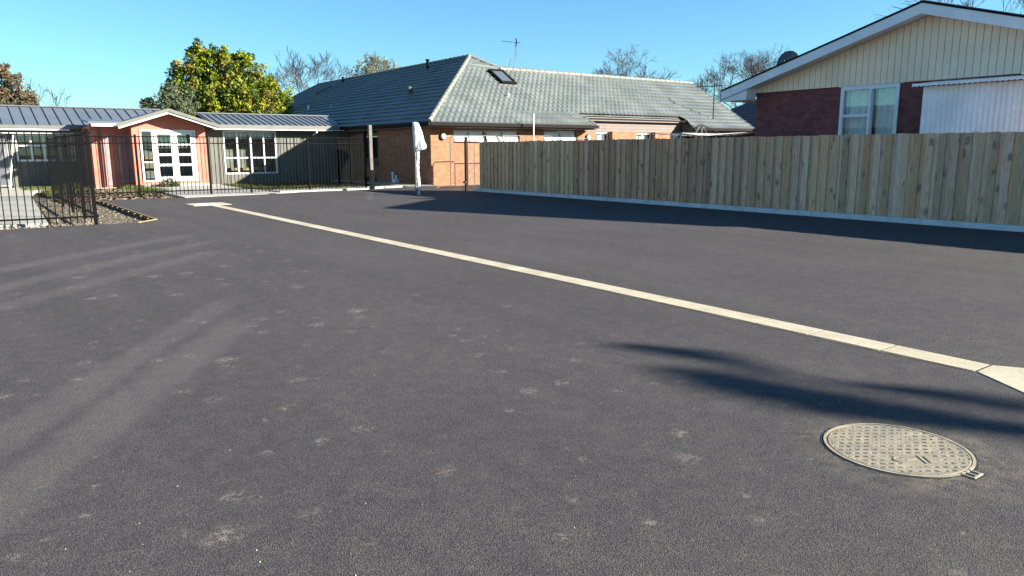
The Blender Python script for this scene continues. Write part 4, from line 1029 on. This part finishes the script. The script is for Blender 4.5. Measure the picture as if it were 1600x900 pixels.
leafy('evergreen_tree', 'large dense green and yellow glossy-leaved tree rising behind the red porch', [
    (13.9, 50, 6.9, 1.35, .8), (12.6, 50, 5.9, 1.7, .8), (15.3, 50, 6.2, 1.5, .8), (13.8, 50, 4.8, 2.3, .7), (16.6, 50, 5.0, 1.6, .9), (11.8, 50, 4.3, 1.5, .8), (17.3, 50, 3.8, 1.3, .8), (15.6, 49, 4.1, 1.8, .8), (12.9, 50, 7.5, .8, .8), (15.2, 50.3, 7.35, .75, .6), (11.0, 50, 5.7, .35, .6), (14.3, 50, 2.8, 2.6, .5)],
    52000, .115, mg, 11, ((14, 50.5, -.14), 2.6, .22))
leafy('evergreen_tree', 'small dull grey-green tree left of the large glossy tree, above the steel roof', [
    (9.9, 47, 4.0, 1.2, .9), (10.9, 47, 4.4, 1.1, .9), (9.3, 47, 3.8, .8, .8), (10.4, 47, 3.4, 1.5, .7), (10.2, 47, 4.9, .5, .8), (8.9, 47, 4.1, .35, .7)],
    13000, .075, [(.075,.095,.045),(.095,.11,.055),(.06,.08,.04),(.11,.11,.065)], 12, ((9.5, 47, -.14), 2.5, .15), 'leafdull')
leafy('evergreen_tree', 'broad brownish tree at the left edge above the grey wing roof', [
    (1.6, 60, 6.0, 2.0, .9), (3.0, 60, 5.4, 1.5, .9), (.4, 60, 7.3, 1.8, .8), (3.9, 60, 4.6, 1.1, .9), (2.3, 60, 6.9, 1.0, .8), (0, 60, 4, 2.6, .8), (2.9, 60, 4.0, 1.9, .7), (-.5, 60, 6.5, 2.2, .9)],
    36000, .10, [(.10,.080,.045),(.12,.092,.05),(.09,.080,.042),(.135,.098,.06),(.075,.072,.045)], 13, ((1, 60, -.14), 2.5, .25), 'leafdull')
leafy('evergreen_tree', 'feathery pale olive tree peeping over the left ridge of the long roof', [
    (35.6, 75, 9.4, 1.5, 1.0), (37.0, 75, 10.0, 1.5, .9), (38.8, 75, 9.6, 1.5, .9), (34.6, 75, 8.4, 1.2, .9), (37.3, 75, 8.3, 2.4, .8), (36.6, 75, 11.0, .9, .9), (40.0, 75, 9.6, 1.1, .8), (38.2, 75, 10.6, .9, .8)],
    14000, .085, [(.16,.16,.09),(.20,.185,.11),(.13,.13,.08)], 14, ((37, 75, -.14), 5, .2), 'leafdull')

def bare(name, label, base, h, spread, seed, lean=(0, 0), depth=7, r0=.16, mat='twig', upb=.35, group='bare winter trees', twigr=.011):
    q = random.Random(seed); t = thing(name, base, label, 'tree', group); mt = MB(); mc = MB()
    def grow(p, d, L, r, k):
        n = 3; pts = [p]; rs = [r]; dd = d.copy()
        for i in range(n):
            dd = (dd+Vector((q.gauss(0, .13), q.gauss(0, .13), q.gauss(0, .08)+.04*upb))).normalized(); pts.append(pts[-1]+dd*L/n); rs.append(max(twigr, r*(1-.28*(i+1)/n)))
        (mt if k <= 2 else mc).tube(pts, rs, 6 if k <= 2 else 3, False)
        if k >= depth: return
        nb_ = 2 if k < 2 else q.choice((2, 3, 3))
        for i in range(nb_):
            a = q.uniform(.32, .75)*(spread if k < 4 else 1); ph = q.uniform(0, 6.28); o_ = dd.orthogonal().normalized(); o2 = dd.cross(o_)
            nd = (dd*math.cos(a)+(o_*math.cos(ph)+o2*math.sin(ph))*math.sin(a)); nd.z += upb*.25; nd.normalize()
            st = pts[-1] if i < 2 else pts[2]
            grow(st, nd, L*q.uniform(.68, .86), rs[-1]*q.uniform(.62, .8), k+1)
    b = Vector(base)
    for i in range(1):
        mt.tube([b, b+Vector((lean[0]*.3, lean[1]*.3, h*.16)), b+Vector((lean[0], lean[1], h*.32))], [r0*1.3, r0*1.1, r0], 8, False)
    st = b+Vector((lean[0], lean[1], h*.32))
    for i in range(6):
        ph = i*1.047+q.uniform(-.3, .3); a = spread*q.uniform(.35, .8)
        grow(st, Vector((math.cos(ph)*math.sin(a), math.sin(ph)*math.sin(a), math.cos(a))), h*.235, r0*.6, 1)
    mt.build('trunk', M['barkdark'] if mat != 'twig' else M['twig'], t); mc.build('crown', M[mat], t); return t
bare('bare_tree', 'bare leafless tree between the large green tree and long roof', (24.3, 62, -.14), 8.8, 1.15, 31, (-.3, 0), 7, .15, twigr=.012)
bare('bare_tree', 'wide bare leafless tree above the right half of the long roof', (53.0, 50, -.14), 9.9, 1.3, 35, (0, 0), 8, .17, upb=.1, twigr=.011)
bare('bare_tree', 'bare leafless tree just left of the cream gable and satellite dish', (60.5, 44.6, -.14), 9.4, 1.2, 33, (0, 0), 8, .16, twigr=.010)
bare('bare_tree', 'small pale bare tree beside the brown tree at the far left', (5.0, 64, -.14), 6.2, 1.0, 34, (0, 0), 5, .1, twigr=.013)
bare('bare_tree', 'bare tree top peeping over the roof at the upper right corner', (60, 23.4, -.14), 14.4, 1.0, 36, (0, 0), 6, .16, twigr=.016)

# tree standing out of view to the right; only its limb shadows fall on the asphalt
def offtree():
    t = thing('shade_tree', (22.5, -23.5, -.14), 'tall tree outside the right edge whose branch shadows cross the near asphalt', 'tree')
    q = random.Random(9); m = MB(); K = 6.6
    S = Vector((1.89, -1.92, 1))
    tr = Vector((22.5, -23.5, -.14)); m.tube([tr, tr+Vector((-.3, .3, 4)), tr+Vector((-.8, 1.2, 8.5))], [.3, .24, .1], 9)
    lv = MB()
    limbs = [  # where each limb's shadow falls on the ground, and half-width along it
        ([(5.4, -1.3), (4.82, .6), (4.47, 1.43), (4.34, 1.69), (4.19, 1.96), (4.06, 2.25), (3.99, 2.66), (3.92, 3.03), (3.84, 3.4)], [.30, .10, .07, .09, .11, .12, .11, .08, .03], 4300),
        ([(4.3, 2.9), (4.3, 3.3), (4.25, 3.55), (4.12, 3.85), (4.02, 4.05)], [.02, .05, .075, .06, .02], 650),
        ([(5.9, -.4), (5.1, 1.3), (4.90, 1.75), (4.72, 2.12), (4.58, 2.38)], [.30, .05, .06, .06, .03], 210)]
    for path, ws, n in limbs:
        pts = [Vector((x, y, 0))+S*(K+.12*i) for i, (x, y) in enumerate(path)]
        m.tube([tr+Vector((-.5, .8, 5.2)), pts[0]-Vector((-.6, 2.2, .2)), *pts[:-1]], [.08, .06]+[.03]*(len(pts)-1), 6)
        for _ in range(n):
            u = q.random()*(len(pts)-1); i = min(int(u), len(pts)-2); f = u-i; c = pts[i].lerp(pts[i+1], f); w = ws[i]+(ws[i+1]-ws[i])*f
            leafquad(lv, q, c+Vector((q.gauss(0, w*.6), q.gauss(0, w*.4), q.gauss(0, w*.45))), .06*q.uniform(.6, 1.2), q.choice(mg))
    for _ in range(9000):
        d = Vector((q.gauss(0, 1), q.gauss(0, 1), q.gauss(0, .8))); d = d.normalized()*2.6*(q.random()**.4)
        leafquad(lv, q, Vector((22, -22.5, 8.6))+d, .12*q.uniform(.7, 1.2), q.choice(mg))
    m.build('trunk', M['barkdark'], t); lv.build('crown', M['leaf'], t)
offtree()
